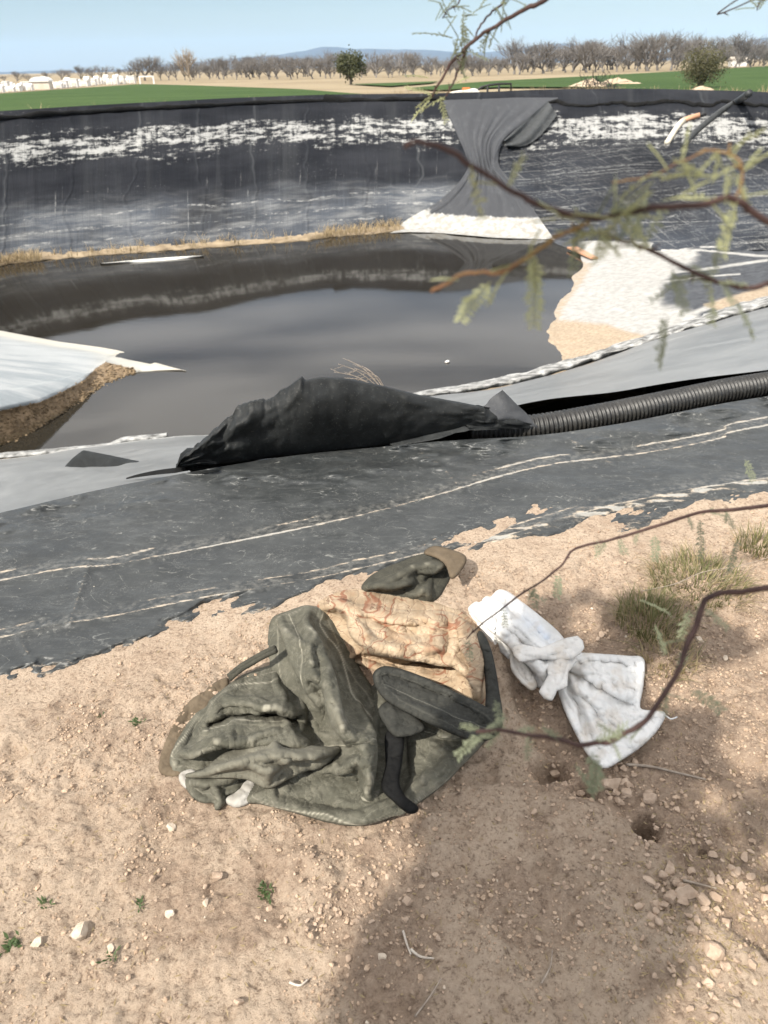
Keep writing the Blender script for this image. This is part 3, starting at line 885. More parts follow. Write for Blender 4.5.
# ------------------------------------------------------------------ torn flap standing up on the crest
FT = [(176, 466), (186, 455), (194, 448), (205, 440), (212, 432), (222, 423), (232, 416), (236, 407), (246, 404), (260, 402), (272, 398), (284, 390), (294, 383), (301, 378), (304, 382), (320, 379), (345, 380), (380, 387), (420, 397), (460, 404), (485, 409)]
FB = [(176, 468), (200, 466), (240, 463), (270, 458), (300, 457), (330, 453), (380, 447), (420, 441), (460, 431), (485, 425)]
q = np.r_[np.linspace(176, 310, 130), np.linspace(311, 485, 90)]
ft = ip(q, FT) + 3.2 * fbm(q / 7, q * 0, 4, 61, .65) * ss(305, 270, q); fb = sip(q, FB, w=6)
fts = sip(q, FT, w=14); QG, TG = np.meshgrid(q, np.arange(26) * 3.2); FCT = facets(QG, TG, 17, 640, 1) * .026 + facets(QG + 5, TG, 7.5, 641, 1) * .008
dl = P(q, np.maximum(fb, sip(q, CREST, w=30)), .02)[:, 1]
n = 26; tt = np.linspace(0, 1, n)
rows_ = []
for k in range(n):
    t = tt[k]
    y = fb + (fts - fb) * t + (ft - fts) * t ** 5
    H = (fb - fts) / 90
    bul = -.20 * math.sin(t * 1.9) * H + .10 * t ** 3 * H
    bul = bul + FCT[k] * (.5 + .8 * ss(320, 230, q)) + .012 * fbm(q / 60, np.full(len(q), t * 1.6), 2, 62)
    rows_.append(PD(q, y, dl + .04 + bul))
top = rows_[-1]
for dy_, dz_ in ((.05, -.01), (.12, -.05), (.25, -.18), (.42, -.42)):
    p = top.copy(); p[:, 1] += dy_; p[:, 2] = np.maximum(p[:, 2] + dz_ , -.5); rows_.append(p)
bot = rows_[0]
und = []
for dy_, dz_ in ((.22, -.01), (.10, .02)):
    p = bot.copy(); p[:, 1] += dy_; p[:, 2] += dz_; und.append(p)
fl = empty('liner_flap', tuple(bot[110])); tag(fl, 'stiff torn black liner flap rearing up along the pond crest', 'liner flap')
Vfl = np.stack(und + rows_)
under(fl, grid('flap_sheet', Vfl, M['flap'], flip=True))
# twisted tail of the flap
def facet(name, pts, mat, parent, sub=14, namp=.01, seed=1):
    """quad patch with four (px,py,dist) corners, crumpled"""
    a = np.array(pts, float); s = np.linspace(0, 1, sub)
    Q = PD(a[:, 0], a[:, 1], a[:, 2])
    S_, T_ = np.meshgrid(s, s)
    V = (Q[0] * ((1 - S_) * (1 - T_))[..., None] + Q[1] * (S_ * (1 - T_))[..., None] + Q[2] * (S_ * T_)[..., None] + Q[3] * ((1 - S_) * T_)[..., None])
    V[..., 1] += namp * fbm(S_ * 3, T_ * 3, 3, seed) - .05 * np.sin(S_ * 3.14) * np.sin(T_ * 3.14)
    return under(parent, grid(name, V, mat))
facet('twisted_tail', [(455, 408, 3.30), (478, 404, 3.28), (542, 428, 3.32), (470, 429, 3.22)], M['flap'], fl, seed=3, namp=.05)
facet('peaked_fold', [(474, 413, 3.32), (502, 389, 3.36), (540, 428, 3.34), (488, 422, 3.26)], M['sheet'], fl, seed=4, namp=.03)
facet('lower_strip', [(376, 441, 3.22), (460, 424, 3.25), (470, 428, 3.2), (400, 446, 3.14)], M['black'], fl, seed=6, namp=.03)

# ------------------------------------------------------------------ corrugated pipe
path = crm([(470, 431, 0), (535, 426, 0), (600, 415, 0), (660, 403, 0), (720, 390.5, 0), (752, 385, 0), (830, 373, 0)], 60)
pc = PD(path[:, 0], path[:, 1] + 1.5, dC(path[:, 0])[:, 1] + .12)
Lp = np.r_[0, np.cumsum(np.linalg.norm(np.diff(pc, axis=0), axis=1))]
ss_ = np.arange(0, Lp[-1], .0042); pc2 = np.stack([np.interp(ss_, Lp, pc[:, k]) for k in range(3)], 1)
rib = np.clip(np.cos(ss_ / .0235 * 2 * math.pi) * 1.6, -1, 1)
mb = MB(); mb.tube(pc2, .062 + .0055 * rib, 28)
o = mb.build('corrugated_pipe', M['pipe']); tag(o, 'black corrugated drain pipe lying in the open trench along the crest', 'pipe')

# right end: liner lapping over the pipe
px_ = np.linspace(738, 900, 50); s = np.linspace(0, 1, 20)[:, None]
y0 = np.interp(px_, [738, 768, 900], [381, 369, 340]); y1 = np.interp(px_, [738, 755, 768, 900], [383, 392, 393, 372])
PYY = y0[None] + (y1 - y0)[None] * s; DD = 3.86 + .0018 * (px_[None] - 745) + .25 - .34 * s + .05 * np.sin(s * 6)
under(sr, grid('lapping_corner', PD(np.broadcast_to(px_[None], PYY.shape), PYY, DD), M['sheet'], flip=True))

# ------------------------------------------------------------------ left spit
px = np.arange(-400, 188, 2.0)
UPP = [(-400, 262), (-150, 300), (0, 330), (60, 341), (100, 346), (125, 350), (150, 360), (182, 369.5), (188, 371)]
LOW = [(-400, 560), (-150, 495), (0, 449), (25, 440), (50, 424), (75, 408), (105, 391), (130, 378), (140, 373), (160, 371.5), (182, 370.5), (188, 372)]
ty = np.linspace(-.02, 1.02, 90)[:, None]
u0 = ip(px, UPP); l0 = ip(px, LOW) + 1.5 * fbm(px / 12, px * 0, 3, 81) * ss(140, 120, px)
PY = u0[None] + (l0 - u0)[None] * ty; PX = np.broadcast_to(px[None], PY.shape)
lim = [(-400, 450), (-150, 440), (0, 411), (40, 402), (62, 392), (84, 380), (96, 368), (106, 362), (130, 368), (188, 372)]
dg_ = PY - ip(PX, lim)
prof = np.sin(np.clip(ty, 0, 1) * math.pi) ** .7
hh = prof * np.interp(PX, [-400, -100, 0, 60, 100, 130, 150, 188], [1.7, 1.15, .75, .42, .22, .12, .095, .05])
hh = hh * np.where(ty > .5, .9, .8) + .015 * fbm(PX / 10, PY / 6, 4, 82) * prof * ss(-3, 4, dg_) - .03
fr_ = np.clip((PY - ip(PX, lim)) / np.maximum(l0[None] - ip(px, lim)[None], 3), 0, 1); hl_ = np.interp(PX, [-400, -100, 0, 60, 100, 130, 150, 188], [1.2, .8, .5, .30, .17, .10, .08, .04])
gz_ = ss(-4, 4, dg_) * ss(150, 132, PX); hh = hh * (1 - gz_) + gz_ * (hl_ * (1 - fr_) ** 1.2 - .03 + .02 * fbm(PX / 8, PY / 5, 4, 84) * (1 - fr_))
d, f = segd(PX, PY, [(98, 360), (120, 356), (150, 361)]); hh -= .1 * np.exp(-(d / 3) ** 2) * ss(90, 130, PX)
Vp = P(PX, PY, WZ + hh)
g = G('salted_sheet', .6, .35)
gr_ = g.attr('gravel'); nn = g.noise(5, detail=6, rough=.7)
nb = g.noise(1.0, g.co('Object', (.5, 2.2, 1), (0, 0, -.35)), detail=6, rough=.65)
wh = g.mix(g.step(nb, .35, .65), (.34, .355, .362), (.215, .24, .255))
wh = g.mix(g.mul(g.attr('edge'), .9), wh, (.48, .45, .38))
gv = g.mix(g.step(nn, .35, .65), (.36, .26, .16), (.17, .12, .07))
gv = g.mix(g.attr('wet'), gv, (.115, .085, .04))
g.bump(g.add(g.mul(g.noise(9, detail=7, rough=.75), g.add(gr_, .12)), 0.0), 1, .09)
M['spit'] = g.done(g.mix(g.step(g.add(gr_, g.mul(g.math('SUBTRACT', nn, .5), .6)), .4, .6), wh, gv))
edge = np.exp(-((PY - u0[None] - 3) / 3.5) ** 2) + ss(80, 130, PX) * .7
wet = ss(.55, .95, (PY - ip(PX, lim)) / np.maximum(l0[None] - ip(px, lim)[None], 4)) * ss(150, 135, PX)
tag(grid('salt_spit', Vp, M['spit'], attrs={'gravel': ss(-3, 3, dg_) * ss(142, 130, PX), 'edge': np.clip(edge, 0, 1), 'wet': wet}, flip=True), kind='structure')
mb = MB()
k = 0
for i in range(2600):
    x = RNG.uniform(-150, 136); yl = ip(x, lim); yu = ip(x, LOW)
    y = yl + (yu - yl) * RNG.uniform(0, 1) ** .8
    j = int(np.clip((x + 400) / 2, 0, len(px) - 1)); ti = int(np.clip((y - u0[j]) / (l0[j] - u0[j] + 1e-6) * 86 + 2, 0, 89))
    v, f = rock(Vp[ti, j] + np.array([0, 0, .01]), RNG.uniform(.010, .036), i); 
    if i % 2 == 0: mb.add(v, f)
tag(mb.build('shore_gravel', M['gravel'], smooth=False), kind='stuff')

# tan silt berm along the far waterline
q = np.arange(-700, 470, 3.0); by = sip(q, BOT, w=20)
wd = np.interp(q, [-700, 0, 60, 200, 330, 370, 400, 430, 470], [14, 10, 7, 7, 8, 13, 9, 3, 1]) * (1 + .38 * fbm(q / 38, q * 0, 4, 95))
rr = []
for j, (o, h) in enumerate(((.5, -.1), (.12, .02), (-.35, .08), (-.8, .13), (-1.2, .10))):
    y = by + o * wd + .8 * fbm(q / 10, q * 0 + j, 3, 91)
    rr.append(P(q, y, WZ + h * (1.0 + .4 * fbm(q / 7, q * 0 + j, 3, 93)) * np.clip(wd / 8, .2, 1.2)))
tag(grid('silt_bank', np.stack(rr), M['silt'], flip=True), kind='structure')
# long pale bar lying in the water below it
q = np.linspace(100, 204, 60); yy = 263.5 - (q - 100) * .075; wv_ = 2.2 * np.sin(np.linspace(0, 1, 60) ** 1.3 * math.pi) ** .6
rr = [P(q, yy + wv_, WZ - .01), P(q, yy, WZ + .05), P(q, yy - wv_ * .6, WZ - .01)]
tag(grid('salt_bar', np.stack(rr), M['salt'], flip=True), kind='structure')
# straw tufts on the silt
def blades(mb, c, n, h, spread, lean=.5, w=.004, seed=0, seg=3):
    g = np.random.default_rng(seed)
    for i in range(n):
        a = g.uniform(0, 6.283); r = spread * math.sqrt(g.uniform(0, 1)) * .6
        b = np.array(c) + np.array([math.cos(a) * r, math.sin(a) * r, 0])
        a2 = a + g.normal(0, .7); L = h * g.uniform(.5, 1.1); ln = lean * g.uniform(.3, 1.4)
        pr = np.array([-math.sin(a2), math.cos(a2), 0]) * w * g.uniform(.7, 1.3)
        V = []
        for k in range(seg + 1):
            t = k / seg
            p = b + np.array([math.cos(a2), math.sin(a2), 0]) * L * ln * t ** 1.7 + np.array([0, 0, L * t * (1 - .35 * ln * t)])
            V += [p - pr * (1 - t * .9), p + pr * (1 - t * .9)]
        mb.add(V, [(2 * k, 2 * k + 1, 2 * k + 3, 2 * k + 2) for k in range(seg)])
mb = MB()
for i in range(260):
    x = RNG.choice([RNG.uniform(-40, 40), RNG.uniform(320, 400), RNG.uniform(-300, 400)]); y = sip(np.array([x]), BOT, w=20)[0] - RNG.uniform(-1, 6)
    blades(mb, P([x], [y], WZ + .1)[0], 9, .35, .3, .7, .012, i)
tag(mb.build('dry_grass', M['hay']), kind='stuff')

# ------------------------------------------------------------------ foreground soil
def soil_z(x, y):
    px, py = proj(np.stack([x, y, np.zeros_like(x)], -1))
    sd = sip(px, EDGE, w=15) - py
    out = ss(10, -60, sd)
    z = .012 * fbm(x * 1.3, y * 1.3, 4, 101) + (.004 + .013 * out) * fbm(x * 6, y * 6, 5, 103, .6)
    z += (.0015 + .0075 * out) * fbm(x * 28, y * 28, 4, 105, .65)
    z *= ss(160, 20, sd) * .85 + .15
    z -= .02 * ss(30, 110, sd)
    # scarp between the crust and the looser soil on the right
    L = [(500, 660), (520, 700), (548, 750), (575, 790), (640, 822), (690, 880), (740, 930), (830, 990)]
    d, f = segd(px, py, L)
    side = np.where(px > ip(py, [(640, 495), (700, 520), (750, 548), (790, 578), (822, 640), (880, 690), (930, 740), (1000, 800)]), 1, -1)
    dd = d * side + 10 * fbm(x * 9, y * 9, 4, 107)
    z -= .03 * ss(-8, 10, dd) * ss(160, 30, dd) * ss(560, 660, py)
    for cx, cy, rx_, ry_, dep in ((553, 764, 17, 13, .10), (648, 822, 13, 12, .11), (588, 788, 12, 9, .05), (705, 846, 6, 6, .03), (545, 735, 30, 16, .03), (525, 700, 14, 20, .03)):
        z -= dep * np.exp(-(((px - cx) / rx_) ** 2 + ((py - cy) / ry_) ** 2) ** 1.6)
    # clods
    for cx, cy, rx_, ry_, a in ((620, 790, 14, 10, .018), (648, 802, 12, 8, .016), (600, 770, 10, 8, .012), (330, 880, 40, 22, .012), (650, 600, 50, 24, .012)):
        z += a * np.exp(-(((px - cx) / rx_) ** 2 + ((py - cy) / ry_) ** 2) ** 1.6)
    d, f = segd(px, py, [(300, 860), (330, 880), (320, 910), (300, 930)]); z += .016 * np.exp(-(d / 12) ** 2)
    d, f = segd(px, py, [(275, 895), (285, 915)]); z -= .02 * np.exp(-(d / 16) ** 2)
    fine = fbm(x * 55, y * 55, 3, 113, .7); z += (.0006 + .0034 * out) * fine + .0025 * out * np.maximum(0, vn(x * 75, y * 75, 117) - .25)
    z += .012 * out * np.abs(fbm(x * 17, y * 17, 3, 119))
    # bumpy trampled crust
    pit = np.maximum(0, fbm(x * 11, y * 11, 3, 109) - .15); z -= .034 * pit * out; z += .011 * out * np.maximum(0, fbm(x * 26, y * 26, 2, 121) - .12)
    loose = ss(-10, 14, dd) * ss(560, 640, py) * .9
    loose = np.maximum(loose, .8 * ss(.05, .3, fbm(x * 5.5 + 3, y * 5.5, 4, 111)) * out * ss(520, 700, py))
    return z, np.clip(loose, 0, 1)

xa = np.r_[np.linspace(-9, -1.45, 60)[:-1], np.arange(-1.45, 1.75, .0052), np.linspace(1.75, 11, 60)[1:]]
ya = np.r_[np.linspace(-9, .5, 50)[:-1], np.arange(.5, 3.4, .0056), np.linspace(3.4, 4.2, 20)[1:]]
XX, YY = np.meshgrid(xa, ya)
ZZ, LO = soil_z(XX, YY)
pxs, pys = proj(np.stack([XX, YY, np.zeros_like(XX)], -1))
ok = (YY < .3) | (pys > sip(pxs, CREST, w=30) + 14)
keep = ok[:-1, :-1] & ok[1:, 1:] & ok[1:, :-1] & ok[:-1, 1:]
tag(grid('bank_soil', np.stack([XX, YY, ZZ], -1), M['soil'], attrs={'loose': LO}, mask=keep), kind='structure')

# ------------------------------------------------------------------ outer ground to the horizon
pxr = np.arange(-700, 1201, 20.0)
inner = rimP(pxr); inner[:, 2] = .17
ctr = np.array([2, 18])
out1 = inner.copy(); dv = inner[:, :2] - ctr; dv /= np.linalg.norm(dv, axis=1, keepdims=True)
mid = inner.copy(); mid[:, :2] += dv * 1.6; mid[:, 2] = .13
out1[:, :2] += dv * 5; out1[:, 2] = -.55
gb = np.stack([inner, mid, out1])
tag(grid('berm_top', gb, M['earth'], flip=True), kind='structure')
hole = [tuple(p) for p in out1]
right = [tuple(rimP(np.array([1200.]))[0]), (14, 6, -.05), (10.5, 3, -.05), (10.5, -8.5, -.05), (-8.5, -8.5, -.05), (-8.5, 2, -.05), (-12, 5, -.05), tuple(rimP(np.array([-700.]))[0])]
hole2 = hole + right
outer = [(-14000, -3000, -.55), (14000, -3000, -.55), (14000, 14000, -.55), (-14000, 14000, -.55)]
V = [Vector(v) for v in outer] + [Vector(v) for v in hole2]
tri = tessellate_polygon([[Vector((v.x, v.y, 0)) for v in V[:4]], [Vector((v.x, v.y, 0)) for v in V[4:]]])
o = link('ground', [v[:] for v in V], [tuple(t) for t in tri], M['earth'], smooth=False); tag(o, kind='structure')
o.data.validate()

def field(name, pts, z=-.4):
    q = [P([x], [y], z)[0] for x, y in pts]
    tr = tessellate_polygon([[Vector((p[0], p[1], 0)) for p in q]])
    o = link(name, q, [tuple(t) for t in tr], M['crop'], smooth=False); tag(o, kind='structure'); return o
field('crop_field', [(-900, 250), (-900, 130), (-300, 104), (0, 93.5), (140, 84), (200, 85.5), (300, 89), (350, 93), (440, 99), (330, 99.5), (180, 108), (0, 119), (-300, 155)])
field('crop_field', [(405, 88.5), (450, 84), (500, 80.5), (590, 76), (680, 71), (768, 66), (1000, 60), (1300, 56), (1300, 130), (1000, 105), (768, 92), (660, 90), (570, 87), (500, 87), (440, 90)])
field('crop_field', [(350, 84), (400, 82.5), (440, 81), (430, 83), (390, 86)])
field('crop_field', [(405, 96), (440, 95), (445, 98), (410, 99)])

# ------------------------------------------------------------------ mountains
def range_(name, pts, dist, depth, seed):
    q = np.linspace(pts[0][0], pts[-1][0], 160)
    y = sip(q, pts, w=12) - 4.5 + 1.2 * fbm(q / 16, q * 0, 4, seed)
    tp = PD(q, y, np.full(len(q), float(dist)))
    rr = []
    for k in range(12):
        t = k / 11
        p = tp.copy(); p[:, 1] = dist - depth + depth * t
        p[:, 0] = tp[:, 0] * (p[:, 1] / dist)
        p[:, 2] = -2 + (tp[:, 2] + 2) * t ** .9 * (1 + .35 * (1 - t) * t * 4 * fbm(q / 9, q * 0 + t * 5, 4, seed + 3))
        rr.append(p)
    for t in (.5, 1.0):
        p = tp.copy(); p[:, 1] += depth * t; p[:, 2] = tp[:, 2] * (1 - t) - 2 * t; rr.append(p)
    tag(grid(name, np.stack(rr), M['hill'], flip=False), kind='structure')
range_('mountains', [(-80, 78), (120, 74), (180, 68), (240, 63), (290, 58), (318, 52), (330, 49.5), (342, 53), (370, 54), (420, 53), (470, 58), (500, 56), (530, 50), (560, 47), (590, 50), (625, 56), (660, 60), (700, 56), (740, 47), (768, 41), (840, 33), (950, 30), (1100, 40), (1250, 60)], 9000, 2500, 131)

# ------------------------------------------------------------------ bare orchard trees
def bare_tree(seed, H=6.0, dense=1.0, spread=.5):
    g = np.random.default_rng(seed); mb = MB()
    def br(p, d, L, r, lev):
        n = 3; pts = [p]
        for k in range(n):
            d = d + g.normal(0, .13, 3); d[2] += .10; d /= np.linalg.norm(d)
            p = p + d * L / n; pts.append(p)
        mb.tube(pts, np.linspace(r, r * .6, n + 1), 4 if lev < 2 else 3, cap=False)
        if lev >= 4: return
        k = int(g.integers(3, 5) * (dense if lev > 1 else 1)) + (3 if lev == 0 else 0)
        for i in range(k):
            a = g.uniform(0, 6.283) if lev else i * 6.283 / k + g.uniform(-.4, .4)
            u = np.cross(d, [0.3, .2, 1.0]); u /= np.linalg.norm(u) + 1e-9; w = np.cross(d, u)
            sp = spread * g.uniform(.7, 1.4)
            nd = d + (math.cos(a) * u + math.sin(a) * w) * sp; nd /= np.linalg.norm(nd)
            t = g.uniform(.55, 1) if lev else g.uniform(.85, 1)
            br(pts[0] + (pts[-1] - pts[0]) * t, nd, L * g.uniform(.62, .85) * (3.2 if lev == 0 else 1), r * .55, lev + 1)
    br(np.zeros(3), np.array([0, 0, 1.0]), H * .07, H * .013, 0)
    V = np.vstack(mb.v)
    s = H / V[:, 2].max(); mb.v = [v * s for v in mb.v]
    return mb
ORCH = []
for i in range(6):
    mb = bare_tree(200 + i, 5.5, 1.25 if i % 2 else 1.0, .5 if i % 2 else .34)
    ORCH.append(link('orchard_tree', np.vstack(mb.v), mb.f, M['orchard']))
    tag(ORCH[-1], 'leafless grey-brown orchard tree in the long bare row across the horizon', 'tree', 'bare orchard trees along the horizon')
nT = 0
def plant(px, py, hpx, zb=-.5, src=None):
    global nT
    b = P([px], [py], zb)[0]
    dist = (b - CAM) @ F
    H = hpx / FPX * dist / math.cos(TH) * .9
    first = nT < len(ORCH) and src is None
    o = ORCH[nT] if first else (src or ORCH[nT % len(ORCH)]).copy()
    if not first: COL.objects.link(o)
    nT += 1
    o.location = b; s = H / 5.5 * random.choice((.6, .8, .95, 1.0, 1.1, 1.3)); o.scale = (s * random.uniform(1.4, 2.1), s * random.uniform(1.4, 2.1), s)
    o.rotation_euler = (0, 0, random.uniform(0, 6.28)); return o
def basey(x): return ip(x, [(-300, 92), (0, 84), (130, 80.5), (200, 79.5), (300, 78.5), (400, 77), (500, 74.5), (600, 71.5), (700, 69), (768, 67), (1000, 62)])
for i, x in enumerate(np.arange(196, 800, 10.5)):
    x += random.uniform(-4, 4)
    plant(x, basey(x) + random.uniform(-.2, .8), random.uniform(13, 21) + 7 * (x > 540) + 3 * (abs(x - 650) < 90) + (7 if i % 9 == 3 else 0))
for x in np.arange(197, 800, 5.5):
    x += random.uniform(-5, 5)
    plant(x, basey(x) - 1.6, random.uniform(12, 17) + 5 * (x > 520))
for x in np.arange(137, 200, 8):
    plant(x, basey(x) + .3, random.uniform(14, 18) + (8 if x < 150 else 0) * .3)
for x in np.arange(-60, 137, 11):
    plant(x + random.uniform(-3, 3), basey(x) - 1.3, random.uniform(7, 12))
# a paler wide bare tree and a tall one
mb = bare_tree(300, 6.5, 1.5, .42); o = link('bare_tree', np.vstack(mb.v), mb.f, M['tan']); b = P([190], [81.5], -.5)[0]
o.location = b; s = (30 / FPX * ((b - CAM) @ F) / math.cos(TH) * .9) / 6.5; o.scale = (s * 1.3, s * 1.3, s)
tag(o, 'pale tan leafless tree with a broad fan of twigs left of the orchard', 'tree')

# ------------------------------------------------------------------ leafy trees
def leafblob(mb, c, r, n, ls, seed, sq=(1, 1, 1), shell=.5, twigs=False):
    g = np.random.default_rng(seed)
    ncl = max(8, n // 60); cl = []
    for i in range(ncl):
        d = g.normal(size=3); d /= np.linalg.norm(d); rr = r * (shell + (1 - shell) * g.uniform(0, 1)) * g.uniform(.75, 1.08)
        cl.append(d * rr * np.array(sq))
    cl = np.array(cl)
    for i in range(n):
        q = cl[g.integers(ncl)] + g.normal(0, r * .17, 3)
        a = g.normal(size=3); a /= np.linalg.norm(a); b = np.cross(a, g.normal(size=3)); b /= np.linalg.norm(b)
        L = ls * g.uniform(.6, 1.4)
        mb.add([c + q - a * L * .5, c + q + b * L * .28, c + q + a * L * .5, c + q - b * L * .28], [(0, 1, 2, 3)])
def round_tree(name, px, py, hpx, wpx, leafm, label, zb=-.5, n=3500, seed=1, trunkf=.3, ls=.16, cat='tree'):
    b = P([px], [py], zb)[0]; k = ((b - CAM) @ F) / FPX / math.cos(TH)
    H = hpx * k * .9; Wd = wpx * k * .86
    root = empty(name, tuple(b)); tag(root, label, cat)
    mb = MB(); g = np.random.default_rng(seed)
    mb.tube([b, b + [0, 0, H * .2], b + [H * .02, 0, H * trunkf * 1.5]], [H * .05, H * .04, H * .03], 7)
    for i in range(7):
        a = i * .9; mb.tube([b + [0, 0, H * trunkf * .6], b + [math.cos(a) * Wd * .18, math.sin(a) * Wd * .18, H * .5], b + [math.cos(a) * Wd * .33, math.sin(a) * Wd * .33, H * .72]], [H * .03, H * .02, H * .008], 5)
    mb.build('trunk', M['orchard'], root)
    mb = MB(); cz = H * (1 + trunkf) / 2; rz = H * (1 - trunkf) / 2
    leafblob(mb, b + [0, 0, cz], Wd / 2 * .95, n, ls, seed, (1, 1, rz / (Wd / 2)), .35)
    mb.build('crown', leafm, root, smooth=False)
round_tree('round_tree', 351, 84.5, 28, 33, M['dkleaf'], 'small round dark evergreen tree standing alone on the field edge', seed=5, ls=.3, n=4200, trunkf=.18)
round_tree('dark_tree', 722, 66.5, 17, 22, M['dkleaf'], 'distant dark round tree beside a white building at the right', seed=6, ls=.5, n=2200)
round_tree('olive_bush', 700, 89, 36, 46, M['bushleaf'], 'twiggy olive bush growing beyond the right rim of the pond', seed=7, ls=.13, n=6500, trunkf=.0, cat='bush')
# twig halo of the bush
bb = P([700], [89], -.5)[0]

# ------------------------------------------------------------------ far white structures
def kpx(p): return ((p - CAM) @ F) / FPX / math.cos(TH) * .9
proto = []
for kind in range(3):
    mb = MB(); w = 1.0
    if kind == 0:
        mb.box((0, 0, .5), (1, 1, 1)); mb.box((0, 0, 1.06), (1.12, 1.12, .12))
    elif kind == 1:
        mb.box((0, 0, .4), (1, 1, .8)); mb.add([(-.55, -.55, .803), (.55, -.55, .803), (.55, .55, .803), (-.55, .55, .803), (-.55, 0, 1.15), (.55, 0, 1.15)], [(0, 1, 5, 4), (2, 3, 4, 5), (1, 2, 5), (3, 0, 4), (3, 2, 1, 0)])
    else:
        mb.box((0, 0, .3), (1, 1, .6)); mb.box((-.2, .1, .85), (.3, .6, .5)); mb.box((.25, 0, .75), (.22, .22, .3))
    o = mb.build('white_structure', M['white'], smooth=False); tag(o, 'small whitewashed structure in the crowded pale row left of the orchard', 'structure', 'white structures at the far left field edge')
    fr = MB(); fr.box((0, -.52, .32), (.5, .06, .5)); f_ = fr.build('tan_front', M['cream'], o, smooth=False)
    proto.append((o, f_))
used = [False] * 3
for i, x in enumerate(np.arange(-40, 134, 3.2)):
    if 32 < x < 52: continue
    k = i % 3; y = ip(x, [(-40, 97), (0, 93), (60, 88.5), (140, 83.5)]) - .3 - random.uniform(0, 2.0)
    b = P([x], [y], -.5)[0]; s = kpx(b)
    if used[k]:
        o = proto[k][0].copy(); COL.objects.link(o); c_ = proto[k][1].copy(); COL.objects.link(c_); c_.parent = o
    else: o = proto[k][0]; used[k] = True
    hp = random.uniform(3.5, 7)
    o.location = b; o.scale = (s * random.uniform(3.5, 8), s * 6, s * hp); o.rotation_euler = (0, 0, random.uniform(-.05, .05))
b = P([43], [89.5], -.5)[0]; s = kpx(b)
root = empty('white_building', tuple(b)); tag(root, 'wide white building with a low arched roof among the pale structures', 'building')
mb = MB(); mb.box(b + [0, 0, 3.2 * s], (17 * s, 10 * s, 6.4 * s)); mb.build('wall', M['cream'], root, smooth=False)
mb = MB(); a = np.linspace(0, math.pi, 12); ring = [b + np.array([math.cos(t) * 9.4 * s, -6 * s, 6.4 * s + math.sin(t) * 4.2 * s]) for t in a]
ring2 = [r_ + np.array([0, 12 * s, 0]) for r_ in ring]
mb.add(ring + ring2, [(i, i + 1, 13 + i, 12 + i) for i in range(11)] + [tuple(range(12)), tuple(range(12, 24))[::-1]])
mb.build('roof', M['white'], root, smooth=False)
b = P([150], [84], -.5)[0]; s = kpx(b); mb = MB()
for dx in (-9, 4): mb.box(b + [dx * s, 0, 3.3 * s], (1.2 * s, 1.2 * s, 6.6 * s))
mb.box(b + [-2.5 * s, 0, 6.3 * s], (13 * s, 1.1 * s, 1.1 * s))
tag(mb.build('white_gate_frame', M['white'], smooth=False), 'open white post and beam frame at the right end of the pale row', 'gate')
b = P([737], [66.5], -.5)[0]; s = kpx(b); root = empty('white_house', tuple(b)); tag(root, 'tiny white house far off between dark trees at the right', 'house')
mb = MB(); mb.box(b + [0, 0, 2.7 * s], (14 * s, 9 * s, 5.4 * s)); mb.build('wall', M['white'], root, smooth=False)
mb = MB(); c = b + [0, 0, 5.4 * s]; mb.add([c + [-8 * s, -5 * s, 0], c + [8 * s, -5 * s, 0], c + [8 * s, 5 * s, 0], c + [-8 * s, 5 * s, 0], c + [-8 * s, 0, 2.6 * s], c + [8 * s, 0, 2.6 * s]], [(0, 1, 5, 4), (2, 3, 4, 5), (1, 2, 5), (3, 0, 4), (3, 2, 1, 0)])
mb.build('roof', M['cream'], root, smooth=False)

# ------------------------------------------------------------------ rubble heaps, frame, dry tufts beyond the rim
def heap(name, prof, py, label, mat, seed, depth=3.0, zb=-.5):
    q = np.linspace(prof[0][0], prof[-1][0], 60); top = ip(q, prof) + .5 * fbm(q / 3, q * 0, 3, seed)
    B = P(q, np.full(60, py), zb); T = PD(q, np.minimum(top, py - .05), B[:, 1] + depth * .5); rr = []
    for k in range(15):
        t = k / 14 * 2 - 1; p = B.copy(); p[:, 1] += depth * .5 * (1 + t); w_ = (1 - abs(t) ** 1.6)
        p[:, 0] = p[:, 0] + (T[:, 0] - B[:, 0]) * w_
        p[:, 2] = zb + (T[:, 2] - zb) * w_ * (1 + .25 * fbm(q / 2.5, q * 0 + t * 4, 4, seed)) ; rr.append(p)
    tag(grid(name, np.stack(rr), mat, flip=False), label, 'mound')
heap('earth_mound', [(568, 87), (575, 84), (585, 80), (592, 79), (600, 82), (606, 84)], 88, 'pale dry earth mound behind the far rim, left of the lower one', M['rubble'], 141)
heap('rubble_mound', [(598, 84), (607, 80), (618, 77.5), (625, 79.5), (640, 83), (652, 84.5)], 85, 'low pale rubble mound trailing off into the green field', M['rubble'], 143)
heap('earth_mound', [(688, 91), (694, 88), (702, 86), (710, 88), (716, 91)], 92, 'little tan soil heap at the foot of the olive bush', M['rubble'], 145, 1.2)
